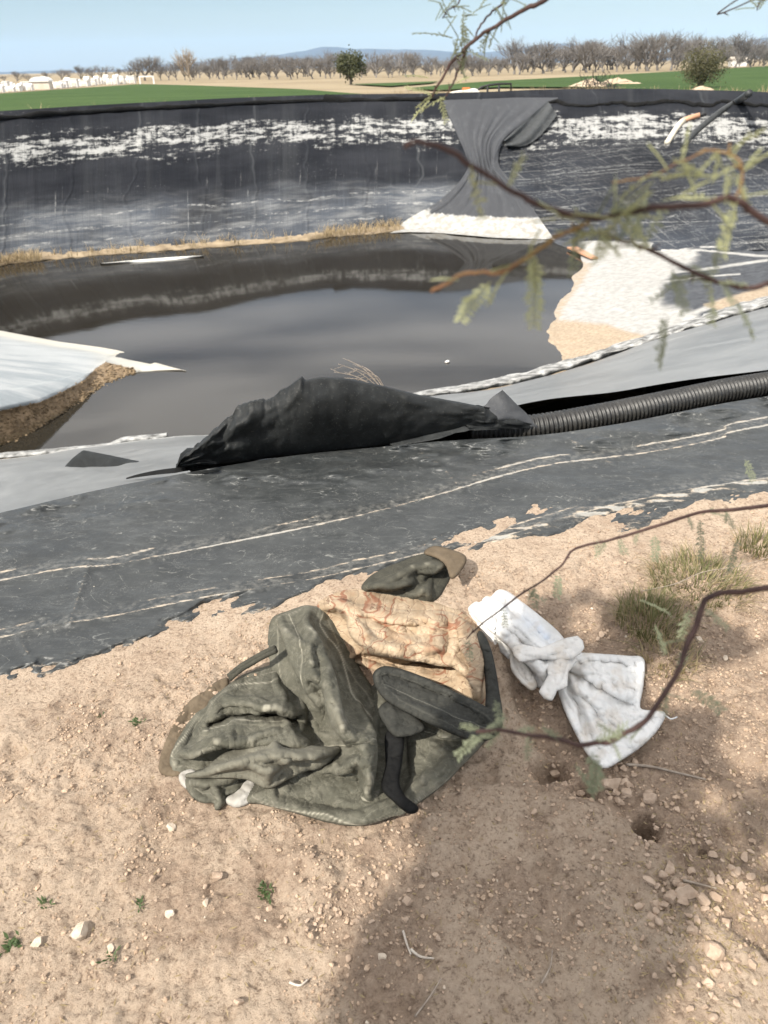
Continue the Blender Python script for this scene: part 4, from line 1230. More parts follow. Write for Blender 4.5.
# black framed trailer
b0 = PD(np.array([470.]), np.array([98.]), np.array([44.]))[0]
root = empty('utility_trailer', tuple(b0)); tag(root, 'black pipe framed trailer rack parked behind the far corner of the pond', 'trailer')
def F2(x, y, d=44.): return PD(np.array([float(x)]), np.array([float(y)]), np.array([float(d)]))[0]
fr = [(476, 91), (482, 87), (490, 85), (500, 83.8), (511, 83.8), (511, 94)]
mb = MB(); mb.tube([F2(*p) for p in fr], .06, 6); mb.tube([F2(x, y, 45.2) for x, y in fr], .06, 6); mb.build('top_rail', M['frame'], root)
for x in (487.5, 499): 
    mb = MB(); mb.tube([F2(x, 84.5), F2(x, 99)], .055, 6); mb.build('upright', M['frame'], root)
mb = MB(); mb.box((F2(494, 97.5) + F2(494, 97.5, 45.2)) / 2, (2.2, 1.4, .25)); mb.build('bed', M['frame'], root, smooth=False)
for x, d_ in ((488, 43.9), (502, 43.9), (488, 45.3), (502, 45.3)):
    c_ = F2(x, 101, d_); mb = MB(); mb.tube([c_ + [0, -.08, 0], c_ + [0, .08, 0]], .3, 14); mb.build('wheel', M['frame'], root)
b1 = F2(463, 98); root = empty('pickup_truck', tuple(b1)); tag(root, 'white vehicle nose with an orange patch showing over the far rim', 'vehicle')
mb = MB(); c_ = F2(465, 95.5, 44.5)
prof = [(-1.0, -1.0), (-1.0, .0), (-.6, .18), (.1, .26), (.55, .3), (.75, .1), (.75, -1.0)]
Va = [c_ + [x, -.7, z] for x, z in prof] + [c_ + [x, .7, z] for x, z in prof]
mb.add(Va, [tuple(range(7)), tuple(range(7, 14))[::-1]] + [(i, (i + 1) % 7, 7 + (i + 1) % 7, 7 + i) for i in range(7)]); mb.build('body', M['white'], root, smooth=False)
mb = MB(); mb.box(F2(466, 90.6, 44.6), (.36, .3, .28)); mb.build('beacon', M['orange'], root, smooth=False)
mb = MB(); mb.box(F2(467, 95.6, 43.75), (.5, .06, .09)); mb.build('grille', M['frame'], root, smooth=False)
# tangled dark brush heap right of the trailer
b2 = F2(596, 93, 44); mb = MB(); g = np.random.default_rng(5)
for i in range(260):
    a = g.normal(0, 1, 3) * np.array([.55, .35, .22]); a2 = a + g.normal(0, .3, 3); mb.tube([b2 + [0, 0, .1] + a, b2 + [0, 0, .18] + (a + a2) / 2 + g.normal(0, .06, 3), b2 + [0, 0, .1] + a2], .012, 3, cap=False)
tag(mb.build('brush_heap', M['frame']), 'dark tangled heap of brush on the far rim by the earth mounds', 'brush heap')
mb = MB()
for i in range(800):
    x = RNG.choice([RNG.uniform(396, 470), RNG.uniform(510, 780), RNG.uniform(560, 610), RNG.uniform(-200, 440)], p=[.35, .35, .2, .1]); y = sip(np.array([x]), RIM, w=25)[0]
    p = rimP(np.array([x]))[0]; dv_ = p[:2] - ctr; dv_ /= np.linalg.norm(dv_); off_ = RNG.uniform(2.0, 6.5)
    c_ = np.array([p[0] + dv_[0] * off_, p[1] + dv_[1] * off_, -.3 if off_ > 4.5 else -.05])
    blades(mb, c_, 8, RNG.uniform(.25, .75), .4, .6, .018, i)
tag(mb.build('dry_grass', M['hay']), kind='stuff')
# white plastic on the right rim
q = np.linspace(0, 1, 40); A_ = rimP(572 + 88 * q); dv_ = A_[:, :2] - ctr; dv_ /= np.linalg.norm(dv_, axis=1, keepdims=True); A_[:, 2] = .23
B_ = A_.copy(); B_[:, :2] += dv_ * 1.5; A_[:, :2] += dv_ * .25
hb_ = (np.sin(q * 3.14) ** .5 * .16)[:, None]
Vw = np.stack([A_ + (B_ - A_) * t + np.array([0, 0, 1.0]) * (hb_ * math.sin(t * 3.0) + .04 * fbm(q * 6, q * 0 + t, 3, 7)[:, None]) for t in np.linspace(0, 1, 12)])
tag(grid('plastic_sheet', Vw, plain('pale_plastic', (.5, .52, .54), (.38, .4, .42), 1), flip=True), 'pale plastic sheet laid flat along the top of the right rim', 'plastic sheet')

# pipes on the right bank
def wp(x, y, o): return wallP(np.array([float(x)]), np.array([float(y)]), np.array([float(o)]))[0]
root = empty('drain_pipe', tuple(wp(672, 140, .1))); tag(root, 'bent pale pipe with a faded orange upper end on the far right bank', 'pipe')
mb = MB(); mb.tube([wp(667, 143, .3), wp(674, 132, .28), wp(680, 123.5, .28), wp(684, 120.5, .3)], .11, 12); mb.build('pale_length', M['pvc'], root)
mb = MB(); mb.tube([wp(681, 121.5, .3), wp(688, 118.5, .3), wp(700, 115.0, .3)], .10, 12); mb.build('orange_length', M['opvc'], root)
mb = MB(); mb.tube([wp(699, 115.4, .3), wp(706, 113.5, .3)], .06, 8); mb.build('inner_hose', M['frame'], root)
mb = MB(); h_ = crm([wp(684, 146, .12), wp(690, 138, .16), wp(703, 126, .18), wp(722, 111, .2), wp(738, 101, .3), P([749], [93.5], .5)[0]], 8); mb.tube(h_, .13, 10)
tag(mb.build('drain_hose', M['black']), 'straight black hose running down the right bank from its rim', 'hose')

# ------------------------------------------------------------------ haze
hz = MB(); lo = np.array([-14500, -3500, -6.0]); hi = np.array([14500, 14500, 420.0]); hz.box((lo + hi) / 2, hi - lo)
g = bpy.data.materials.new('haze_air'); g.use_nodes = True; nt = g.node_tree; nt.nodes.remove(nt.nodes['Principled BSDF'])
pv = nt.nodes.new('ShaderNodeVolumePrincipled'); pv.inputs['Color'].default_value = (.45, .68, 1.0, 1); pv.inputs['Density'].default_value = 6e-5
nt.links.new(pv.outputs[0], nt.nodes['Material Output'].inputs['Volume'])
HAZE = True
if HAZE:
    o = hz.build('haze', g, smooth=False); tag(o, kind='stuff')

SUN_DIR = np.array([.72, .69, -1.0]); SUN_DIR /= np.linalg.norm(SUN_DIR)
# ------------------------------------------------------------------ draped cloth
def soil_at(px, py, lift=0.0):
    p = P(px, py, 0.0)
    for _ in range(2):
        z, _l = soil_z(p[..., 0], p[..., 1]); p = P(px, py, z + lift)
    return p

MM = .0029
def buckle(PX, PY, H, D, grow, ang, bend, seed, hb, fl=8):
    """let a panel of cloth that is larger than its outline settle into folds; returns the moves of its vertices"""
    h, w = PX.shape; disp = None
    for lv_, (st, its) in enumerate(((4, 160), (2, 110), (1, 46))):
        x0 = np.stack([PX, PY, H / MM], -1)[::st, ::st].copy(); d = D[::st, ::st]
        ins = d > -.6 * st
        if disp is None:
            X = x0.copy(); X[..., 2] += .6 * fbm(X[..., 0] / 14, X[..., 1] / 14, 3, seed + 300) * ins
        else:
            m = pins_prev[..., None] * 1.0; num = disp * m; den = m
            for _ in range(6):
                num = sum(np.roll(np.roll(num, a_, 0), b_, 1) for a_ in (-1, 0, 1) for b_ in (-1, 0, 1)); den = sum(np.roll(np.roll(den, a_, 0), b_, 1) for a_ in (-1, 0, 1) for b_ in (-1, 0, 1))
                fill = num / np.maximum(den, 1e-9); num = np.where(m > 0, disp, fill); den = np.where(m > 0, 1.0, np.minimum(den, 1.0))
            dp = num
            hh_, ww_ = dp.shape[:2]; yy = np.clip(np.arange(x0.shape[0]) / 2, 0, hh_ - 1); xx = np.clip(np.arange(x0.shape[1]) / 2, 0, ww_ - 1)
            y0 = np.floor(yy).astype(int); x0i = np.floor(xx).astype(int); y1 = np.minimum(y0 + 1, hh_ - 1); x1i = np.minimum(x0i + 1, ww_ - 1); fy = (yy - y0)[:, None, None]; fx = (xx - x0i)[None, :, None]
            up = (dp[y0][:, x0i] * (1 - fx) + dp[y0][:, x1i] * fx) * (1 - fy) + (dp[y1][:, x0i] * (1 - fx) + dp[y1][:, x1i] * fx) * fy
            X = x0 + up
        pins_prev = ins
        pin = (d < 1.2) | ~ins
        floor = np.maximum(hb / MM, x0[..., 2] - fl * np.clip(d / 12, 0, 1))
        cons = []
        def pairs(dy, dx):
            a_ = (slice(max(0, -dy), x0.shape[0] - max(0, dy)), slice(max(0, -dx), x0.shape[1] - max(0, dx)))
            b_ = (slice(max(0, dy), x0.shape[0] - max(0, -dy)), slice(max(0, dx), x0.shape[1] - max(0, -dx)))
            return a_, b_
        for (dy, dx, k, soft) in ((0, 1, 1, 0), (1, 0, 1, 0), (1, 1, .7, 0), (1, -1, .7, 0), (0, 2, bend, 1), (2, 0, bend, 1), (0, 4, bend * .6, 1), (4, 0, bend * .6, 1), (4, 4, bend * .4, 1), (4, -4, bend * .4, 1)):
            a_, b_ = pairs(dy, dx)
            e = x0[b_] - x0[a_]; th = np.arctan2(e[..., 1], e[..., 0]) - ang
            dm = np.clip((np.minimum(d[a_], d[b_]) - 1) / 8, 0.0, 1)
            g_ = 1 + (grow[0] * np.cos(th) ** 2 + grow[1] * np.sin(th) ** 2) * dm * 1.1
            L0 = np.linalg.norm(e, axis=-1) * g_ * (.985 if soft else 1)
            ok_ = (ins[a_] & ins[b_]).astype(float)
            cons.append((a_, b_, L0, k, soft, ok_))
        V = np.zeros_like(X)
        for it in range(its):
            Xp = X.copy(); X = X + V * .85; X[..., 2] -= .012 * st
            for rep_ in range(2):
                for a_, b_, L0, k, soft, ok_ in cons:
                    e = X[b_] - X[a_]; l = np.linalg.norm(e, axis=-1) + 1e-9
                    c_ = (l - L0) / l * ok_ * k * .38
                    if soft: c_ = np.minimum(c_, 0)
                    c_ = np.clip(c_, -.35, .35)[..., None] * e
                    X[a_] += c_; X[b_] -= c_
                X[..., 2] = np.maximum(X[..., 2], floor)
                X[pin] = x0[pin]
            V = np.clip(X - Xp, -st, st)
        disp = X - x0
    disp[~np.isfinite(disp)] = 0
    return disp[..., 0], disp[..., 1], disp[..., 2] * MM


def cloth(name, outline, mat, parent, ht, hb=-.005, roll=14, ridges=(), wr=(.004, 22, 0.0, 1.0), tilt=(0, 0), step=1.1, seed=0, wear=0.0, grow=(.10, .10), bend=.35, fl=7, flat=False, fine=.3, fac=(1.9, .7), seams=(), closed_n=6, extra=None, attrs=None, keep=None):
    """a piece of cloth given by its outline in the picture, its height over the ground and its folds"""
    ol = crm(outline, closed_n, True)
    x0, y0 = ol.min(0) - 3; x1, y1 = ol.max(0) + 3
    px = np.arange(x0, x1, step); py = np.arange(y0, y1, step)
    PX, PY = np.meshgrid(px, py)
    d = sdf(PX, PY, [tuple(p) for p in ol])
    d = d + 0.0
    r = np.clip(d / roll, 0, 1)
    lip = (ht - hb) * .8 if flat else min(.004, (ht - hb) * .5)
    hgt = hb + lip * np.sqrt(np.clip(1 - (1 - np.clip(d / 2.2, 0, 1)) ** 2, 0, 1)) + (ht - hb - lip) * (1 - (1 - r) ** 1.12)
    cx, cy = ol.mean(0)
    hgt = hgt + (tilt[0] * (PX - cx) + tilt[1] * (PY - cy)) * r
    wx = PX + 4 * fbm(PX / 30, PY / 30, 3, seed + 7); wy = PY + 4 * fbm(PX / 30 + 9, PY / 30, 3, seed + 8)
    wear_a = np.zeros(PX.shape) + wear
    e_in = np.clip(d / 5, 0, 1)
    for q_i, rg in enumerate(ridges):
        pts, am, wd = rg[:3]
        sg, f = segsign(wx, wy, crm(pts, 5)); dd = np.abs(sg)
        taper = np.clip(np.sin(np.clip(f, .02, .98) * math.pi), 0, 1) ** .4
        if len(rg) > 3: taper = np.ones_like(taper)
        asym = np.where(sg > 0, 1.45, .55) if (q_i + seed) % 2 else np.where(sg > 0, .55, 1.45)
        if am < 0: asym = np.where(asym > 1, 1.2, .7)
        k = am * np.exp(-(dd / (wd * asym)) ** 1.15) * taper
        hgt = hgt + k * e_in
        if am > .006: wear_a = np.maximum(wear_a, np.exp(-(dd / 1.6) ** 2) * .7 * taper * (.5 + .5 * fbm(PX / 9, PY / 9, 2, seed + 5)))
    a, sc, an, asp = wr
    ca, sa = math.cos(an), math.sin(an)
    ux = PX + 3.5 * fbm(PX / 24, PY / 24, 2, seed + 50); uy = PY + 3.5 * fbm(PX / 24, PY / 24 + 7, 2, seed + 51)
    qx = (ux * ca + uy * sa) / sc; qy = (-ux * sa + uy * ca) / sc * asp
    fx_ = ux * ca + uy * sa; fy_ = (-ux * sa + uy * ca) * asp
    hgt = hgt + a * (fac[0] * facets(fx_, fy_, sc, seed + 20, 2) + fac[1] * facets(fx_ + 3, fy_, sc * .42, seed + 21, 1)) * np.clip(d / 9, .08, 1)
    if grow:
        dx_, dy_, dh_ = buckle(PX, PY, hgt, d, grow, an, bend, seed, hb, fl)
    else:
        dx_ = dy_ = dh_ = 0
    if extra is not None: hgt = hgt + extra(PX, PY, d) * np.clip(r * 2, 0, 1)
    PX0, PY0 = PX.copy(), PY.copy()
    PX = PX + dx_; PY = PY + dy_; hgt = hgt + dh_
    if grow:
        def sm_(q_, n_):
            for _k in range(n_): q_ = (q_ + np.roll(q_, 1, 0) + np.roll(q_, -1, 0) + np.roll(q_, 1, 1) + np.roll(q_, -1, 1)) / 5
            return q_
        cv_ = sm_(hgt, 2) - sm_(hgt, 14)
        wear_a = np.maximum(wear_a, np.clip(cv_ / .004, 0, 1) ** 1.6 * (.45 + .5 * fbm(PX / 7, PY / 7, 2, seed + 6)))
        fin = fbm(PX / 9, PY / 9, 4, seed + 70, .65); f2_ = fbm((PX + PY * .5) / 15 + fin * .4, (PY - PX * .5) / 6, 3, seed + 75); hgt = hgt + a * fine * (.5 - np.abs(fin)) + a * (fine - .3) * .8 * (.35 - np.abs(f2_))  * np.clip(d / 6, 0, 1)
        wear_a = np.maximum(wear_a, .75 * np.exp(-((d - 5.5) / .7) ** 2))
        for q_ in seams:
            dd, f = segd(PX0, PY0, [tuple(p) for p in crm(q_, 6)]); e_ = np.clip(d / 4, 0, 1)
            wear_a = np.maximum(wear_a, e_ * .95 * np.maximum(np.exp(-(dd / .75) ** 2), .55 * np.exp(-((dd - 3.2) / .6) ** 2))); hgt = hgt + e_ * (.0022 * np.exp(-(dd / 2.4) ** 2) - .0018 * np.exp(-((dd - 4.6) / 1.0) ** 2))
    ins = d > 0
    cell = ins[:-1, :-1] | ins[1:, :-1] | ins[1:, 1:] | ins[:-1, 1:]
    usev = np.zeros(PX.shape, bool)
    for sl in ((slice(None, -1), slice(None, -1)), (slice(1, None), slice(None, -1)), (slice(1, None), slice(1, None)), (slice(None, -1), slice(1, None))):
        usev[sl] |= cell
    edge = usev & ~ins
    # pull outside vertices onto the outline
    ex, ey = PX[edge], PY[edge]
    oc = np.vstack([ol, ol[:1]]); best = np.full(ex.shape, 1e9); bx = ex.copy(); by = ey.copy()
    for i in range(len(oc) - 1):
        v = oc[i + 1] - oc[i]; t = np.clip(((ex - oc[i, 0]) * v[0] + (ey - oc[i, 1]) * v[1]) / (v @ v + 1e-9), 0, 1)
        qx_, qy_ = oc[i, 0] + t * v[0], oc[i, 1] + t * v[1]; q = np.hypot(ex - qx_, ey - qy_); m = q < best
        best = np.where(m, q, best); bx = np.where(m, qx_, bx); by = np.where(m, qy_, by)
    PX[edge] = bx; PY[edge] = by; hgt[edge] = hb
    base = soil_at(PX, PY)[..., 2]
    V = P(PX, PY, np.minimum(base, .02) * .6 + hgt)
    fc = gridfaces(*PX.shape, cell)
    idx = -np.ones(PX.size, int); sel = usev.ravel(); idx[sel] = np.arange(sel.sum())
    at = {'wear': np.clip(wear_a, 0, 1).ravel()[sel]}
    for k, fn in (attrs or {}).items(): at[k] = fn(PX, PY).ravel()[sel]
    uv = np.stack([(PX + .25 * PY) / 60, (PY * 1.25 - .1 * PX - 50 * hgt) / 60], -1).reshape(-1, 2)[sel]
    o = link(name, V.reshape(-1, 3)[sel], idx[fc], mat, None, attrs=at, uv=uv)
    sm = o.modifiers.new('thickness', 'SOLIDIFY'); sm.thickness = .004; sm.offset = -1
    return under(parent, o)

g0 = P([330.], [740.], 0)[0]
jk = empty('canvas_jacket', tuple(g0)); tag(jk, 'worn olive canvas jacket crumpled in a heap on the bare soil', 'jacket')
cloth('brown_lining', [(161, 772), (163, 752), (172, 728), (186, 706), (205, 690), (228, 680), (215, 720), (200, 750), (196, 768), (178, 776)], M['brown'], jk, 0.006, hb=-0.003, flat=True, grow=None, roll=16, seed=1)
cloth('torn_lining', [(226, 800), (236, 793), (246, 780), (256, 776), (259, 790), (249, 802), (236, 806)], M['lining'], jk, 0.014, hb=0.004, flat=True, grow=None, roll=6, seed=3)
cloth('torn_lining', [(181, 774), (192, 770), (199, 778), (190, 788), (182, 783)], M['lining'], jk, 0.014, hb=0.004, flat=True, grow=None, roll=5, seed=4)
cloth('back_panel', [(188, 776), (190, 792), (201, 801), (214, 802), (217, 809), (224, 804), (226, 795), (240, 790), (250, 778), (256, 776), (246, 800), (262, 803), (300, 813), (332, 822), (362, 824), (400, 813), (414, 805), (442, 784), (470, 755), (493, 728), (484, 700), (440, 680), (395, 675), (370, 690), (340, 730), (280, 745), (230, 760)], M['olive'], jk, .056, hb=.006, roll=16, grow=(0.015, 0.025), bend=0.4, seams=([(262, 799), (310, 809), (362, 819), (408, 803), (442, 778), (478, 742)], [(424, 731), (455, 736), (484, 726)]), seed=5, closed_n=4, wr=(.004, 26, .4, 1.6),
      ridges=[([(405, 735), (404, 770), (396, 812)], -.03, 5), ([(420, 730), (440, 750), (450, 775)], .012, 10), ([(300, 800), (350, 812), (400, 800)], .012, 7), ([(280, 792), (320, 800), (360, 806)], -.012, 4), ([(415, 720), (450, 735), (485, 728)], .012, 5), ([(408, 812), (420, 790), (424, 760)], .01, 5)])
cloth('left_fold', [(171, 769), (173, 752), (184, 730), (201, 708), (222, 691), (247, 674), (280, 666), (312, 688), (332, 740), (332, 768), (300, 782), (268, 781), (240, 776), (205, 777), (183, 774)], M['olive'], jk, .11, roll=36, grow=(0.03, 0.05), bend=0.4, seams=([(176, 757), (188, 730), (208, 704), (240, 684), (278, 677)], [(200, 728), (240, 722), (296, 724)]), seed=11, wr=(.0045, 26, .2, 1.4),
      ridges=[([(205, 724), (211, 710), (235, 703), (265, 703), (296, 710)], .022, 6), ([(209, 720), (232, 716), (262, 715), (296, 718)], -.06, 4.2, 1), ([(204, 728), (218, 744), (246, 742), (290, 726)], .02, 8), ([(172, 762), (180, 736), (200, 708), (236, 686)], .02, 7), ([(186, 752), (192, 728), (208, 705)], -.018, 5),
              ([(178, 760), (205, 752), (240, 748)], .014, 8), ([(230, 738), (262, 730), (296, 728)], -.014, 5), ([(250, 690), (275, 692), (300, 700)], .012, 8)])
cloth('cuff', [(186, 776), (205, 770), (222, 756), (246, 746), (275, 734), (300, 744), (324, 748), (341, 749), (322, 766), (306, 770), (290, 777), (268, 787), (246, 778), (214, 777)], M['olive'], jk, .142, hb=.06, roll=13, grow=(0.02, 0.03), bend=0.4, seed=17, wear=.55, wr=(.004, 20, 0.15, 2.2),
      ridges=[([(215, 772), (250, 760), (300, 756), (335, 751)], .012, 6), ([(225, 762), (262, 748), (300, 750)], -.012, 4), ([(240, 774), (275, 768), (312, 764)], -.01, 3)])
cloth('front_body', [(271, 622), (286, 613), (308, 607), (330, 611), (341, 628), (349, 650), (361, 672), (379, 700), (391, 732), (392, 755), (387, 789), (380, 797), (363, 802), (344, 800), (325, 791), (306, 773), (316, 752), (304, 735), (292, 722), (284, 705), (275, 690), (269, 656)], M['olive'], jk, .19, roll=40, grow=(0.03, 0.06), bend=0.4, seams=([(322, 614), (342, 650), (360, 690), (380, 722), (388, 748)], [(290, 618), (301, 650), (300, 690)], [(310, 774), (328, 786), (345, 796), (380, 794)], [(318, 748), (350, 744), (388, 738)]), seed=84, wr=(.0055, 30, 1.25, 1.5), tilt=(0, -.0002),
      ridges=[([(298, 612), (318, 640), (334, 690), (348, 742)], .034, 9), ([(278, 640), (290, 680), (300, 715)], .024, 9), ([(308, 640), (318, 690), (316, 742)], -.045, 8), ([(352, 670), (368, 710), (376, 770)], .022, 9), ([(345, 690), (352, 730), (356, 790)], -.028, 7),
              ([(318, 748), (350, 744), (388, 738)], -.016, 4), ([(306, 776), (322, 792), (338, 790)], -.03, 4), ([(338, 792), (350, 799), (368, 800), (386, 790)], .016, 4), ([(325, 775), (338, 786), (346, 796)], -.03, 3.5), ([(283, 618), (300, 634), (306, 655)], -.022, 6), ([(330, 760), (334, 790)], .018, 6), ([(366, 745), (364, 795)], .02, 6), ([(305, 722), (316, 735), (334, 738)], .02, 6), ([(298, 726), (312, 742)], -.03, 5),
              ([(326, 625), (344, 665), (366, 700)], .014, 4)])
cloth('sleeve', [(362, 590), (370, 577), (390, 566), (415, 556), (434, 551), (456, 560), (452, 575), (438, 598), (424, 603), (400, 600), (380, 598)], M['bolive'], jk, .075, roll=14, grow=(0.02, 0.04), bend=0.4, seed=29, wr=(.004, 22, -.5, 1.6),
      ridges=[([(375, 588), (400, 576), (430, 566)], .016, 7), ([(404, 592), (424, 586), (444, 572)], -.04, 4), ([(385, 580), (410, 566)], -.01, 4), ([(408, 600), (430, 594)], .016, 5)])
cloth('sleeve_cuff', [(425, 553), (434, 547), (450, 550), (465, 557), (462, 568), (452, 578), (447, 566), (438, 558)], M['brown'], jk, 0.076, hb=0.066, flat=True, grow=None, roll=7, seed=31)
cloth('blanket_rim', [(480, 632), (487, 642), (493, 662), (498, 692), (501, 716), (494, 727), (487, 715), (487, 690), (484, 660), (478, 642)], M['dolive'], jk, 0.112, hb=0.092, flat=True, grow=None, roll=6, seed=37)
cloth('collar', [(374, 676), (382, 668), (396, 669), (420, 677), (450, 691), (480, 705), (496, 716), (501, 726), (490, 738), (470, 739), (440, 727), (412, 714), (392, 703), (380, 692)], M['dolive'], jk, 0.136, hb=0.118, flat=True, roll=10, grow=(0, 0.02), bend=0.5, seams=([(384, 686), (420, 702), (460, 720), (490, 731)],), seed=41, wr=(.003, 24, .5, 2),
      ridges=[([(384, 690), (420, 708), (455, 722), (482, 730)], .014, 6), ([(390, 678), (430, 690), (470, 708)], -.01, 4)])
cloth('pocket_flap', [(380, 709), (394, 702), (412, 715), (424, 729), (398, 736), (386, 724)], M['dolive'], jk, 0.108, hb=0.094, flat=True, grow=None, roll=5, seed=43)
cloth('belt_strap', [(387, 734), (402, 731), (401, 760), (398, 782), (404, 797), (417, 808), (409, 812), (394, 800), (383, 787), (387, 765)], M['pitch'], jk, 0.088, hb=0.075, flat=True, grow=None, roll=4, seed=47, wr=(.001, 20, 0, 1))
mb = MB(); sp = crm([(275, 648), (262, 654), (250, 661), (240, 667), (229, 676)], 6); sh_ = np.linspace(.10, .02, len(sp))
pp = P(sp[:, 0], sp[:, 1], sh_); mb.tube(pp, .009, 8); mb.tube(pp + np.array([.004, -.007, -.004]), .008, 8); mb.build('drawstring_loop', M['bolive'], jk)

bk = empty('blanket', tuple(P([420.], [650.], 0)[0])); tag(bk, 'cream cloth with rust red curling pattern, wadded inside the olive jacket', 'cloth')
cloth('patterned_cloth', [(318, 606), (332, 595), (352, 590), (380, 592), (412, 597), (440, 605), (462, 613), (479, 630), (487, 652), (490, 678), (490, 702), (480, 708), (450, 694), (412, 679), (382, 672), (352, 660), (344, 642), (330, 624)], M['blanket'], bk, .135, roll=20, grow=(0.04, 0.06), bend=0.3, fl=8, fine=.8, seed=53, wr=(.0045, 24, .3, 1.3),
      ridges=[([(346, 642), (380, 648), (415, 650), (448, 655)], .030, 8), ([(346, 656), (378, 661), (410, 666), (446, 672)], -.065, 4.5, 1), ([(350, 626), (370, 620), (396, 632), (420, 634)], -.018, 5), ([(352, 612), (385, 618), (420, 628)], .016, 9), ([(440, 610), (432, 635), (428, 655)], .012, 6), ([(448, 618), (446, 640), (438, 660)], -.022, 4), ([(462, 624), (460, 645), (470, 668), (480, 690)], .024, 7), ([(455, 632), (458, 655), (466, 672)], -.022, 4), ([(345, 630), (356, 622), (362, 636), (350, 645)], .018, 6), ([(400, 676), (430, 684), (470, 696)], .016, 6)])
tw = empty('woven_sack', tuple(P([560.], [670.], 0)[0])); tag(tw, 'white woven plastic sack knotted round its middle, beside the crumpled jacket', 'sack')
dz = lambda PX, PY: ss(.05, .5, fbm(PX / 14, PY / 14, 4, 77)) * .5 + .10 * ss(.2, .5, np.abs(fbm(PX / 9, PY / 5, 3, 78)))
blue = lambda PX, PY: np.exp(-(segd(PX, PY, [(505, 606), (535, 628), (560, 652)])[0] / 6) ** 2) * (.5 + .5 * vn(PX / 7, PY / 7, 3))
cloth('sack_body', [(469, 610), (475, 603), (480, 603), (486, 597), (491, 597), (498, 591), (507, 592), (522, 603), (541, 618), (559, 634), (569, 650), (572, 664), (560, 679), (548, 688), (538, 686), (522, 670), (504, 654), (488, 638), (477, 624)], M['sack'], tw, .08, roll=17, grow=(0, 0.05), bend=0.2, fl=3, fine=.7, seed=61, wr=(.0042, 11, .78, 2.6),
      ridges=[([(472, 611), (505, 640), (545, 676)], .014, 5), ([(482, 605), (515, 634), (552, 664)], -.016, 3), ([(490, 600), (525, 630), (556, 658)], .014, 5), ([(497, 597), (530, 622), (560, 650)], -.016, 3), ([(503, 594), (535, 618), (564, 648)], .012, 4), ([(476, 616), (500, 642), (530, 672)], -.014, 3), ([(510, 625), (520, 650)], .01, 6)], attrs={'blue': blue, 'dirt': dz})
cloth('sack_skirt', [(557, 672), (563, 660), (573, 654), (600, 655), (628, 657), (643, 660), (642, 686), (639, 708), (652, 712), (664, 714), (656, 730), (640, 746), (619, 760), (604, 767), (590, 756), (578, 736), (566, 711), (559, 690)], M['sack'], tw, 0.03, hb=0.014, flat=True, roll=9, grow=(0.01, 0.04), bend=0.2, fl=3, fine=.7, seams=([(630, 660), (631, 690), (630, 708)],), seed=67, wr=(.0045, 13, .75, 2.4),
      ridges=[([(566, 666), (600, 676), (640, 690)], .022, 7), ([(566, 670), (600, 690), (636, 708)], -.024, 5), ([(566, 674), (595, 705), (630, 735)], .024, 7), ([(564, 680), (580, 710), (596, 750)], -.02, 5), ([(562, 684), (570, 705), (580, 730)], .016, 5), ([(570, 662), (600, 662), (640, 668)], -.012, 4), ([(566, 672), (588, 712), (606, 758)], .014, 5), ([(628, 662), (630, 690), (630, 704)], .005, 1.5)], attrs={'blue': lambda a, b: a * 0, 'dirt': dz})
cloth('knot_band', [(513, 650), (521, 645), (540, 649), (556, 643), (577, 637), (583, 648), (572, 658), (556, 659), (538, 658), (520, 661)], M['sack'], tw, 0.092, hb=0.086, flat=True, roll=7, wr=(.0035, 9, -.1, 2.2), grow=None, fine=.8, seed=71, fac=(1.6, .9), closed_n=2, ridges=[([(518, 653), (545, 653), (578, 645)], .008, 3), ([(524, 657), (550, 657)], -.006, 2)], attrs={'blue': lambda a, b: a * 0, 'dirt': lambda a, b: .25 + dz(a, b)})
cloth('knot_tail', [(548, 650), (568, 650), (576, 660), (567, 672), (566, 686), (556, 690), (551, 700), (540, 692), (549, 676)], M['sack'], tw, 0.078, hb=0.071, flat=True, roll=6, wr=(.0035, 9, 1.9, 2.2), grow=None, fine=.8, seed=72, fac=(1.6, .9), closed_n=2, ridges=[([(560, 654), (562, 672), (550, 694)], .008, 3.5), ([(568, 656), (560, 684)], -.006, 2)], attrs={'blue': lambda a, b: a * 0, 'dirt': lambda a, b: .2 + dz(a, b)})
cloth('frayed_end', [(512, 652), (522, 652), (528, 668), (536, 684), (531, 689), (520, 680), (512, 668)], M['sack'], tw, 0.034, hb=0.028, flat=True, roll=5, grow=(0, 0.04), bend=0.3, seed=73, wr=(.003, 8, 1.2, 3), ridges=[([(516, 655), (528, 684)], -.01, 2)], attrs={'blue': lambda a, b: a * 0, 'dirt': lambda a, b: .5 + dz(a, b)})
mb = MB(); sp = crm([(660, 713), (666, 716), (671, 719), (677, 717)], 5); mb.tube(P(sp[:, 0], sp[:, 1], .015), .0022, 6)
mb.build('loose_thread', M['sack'], tw)

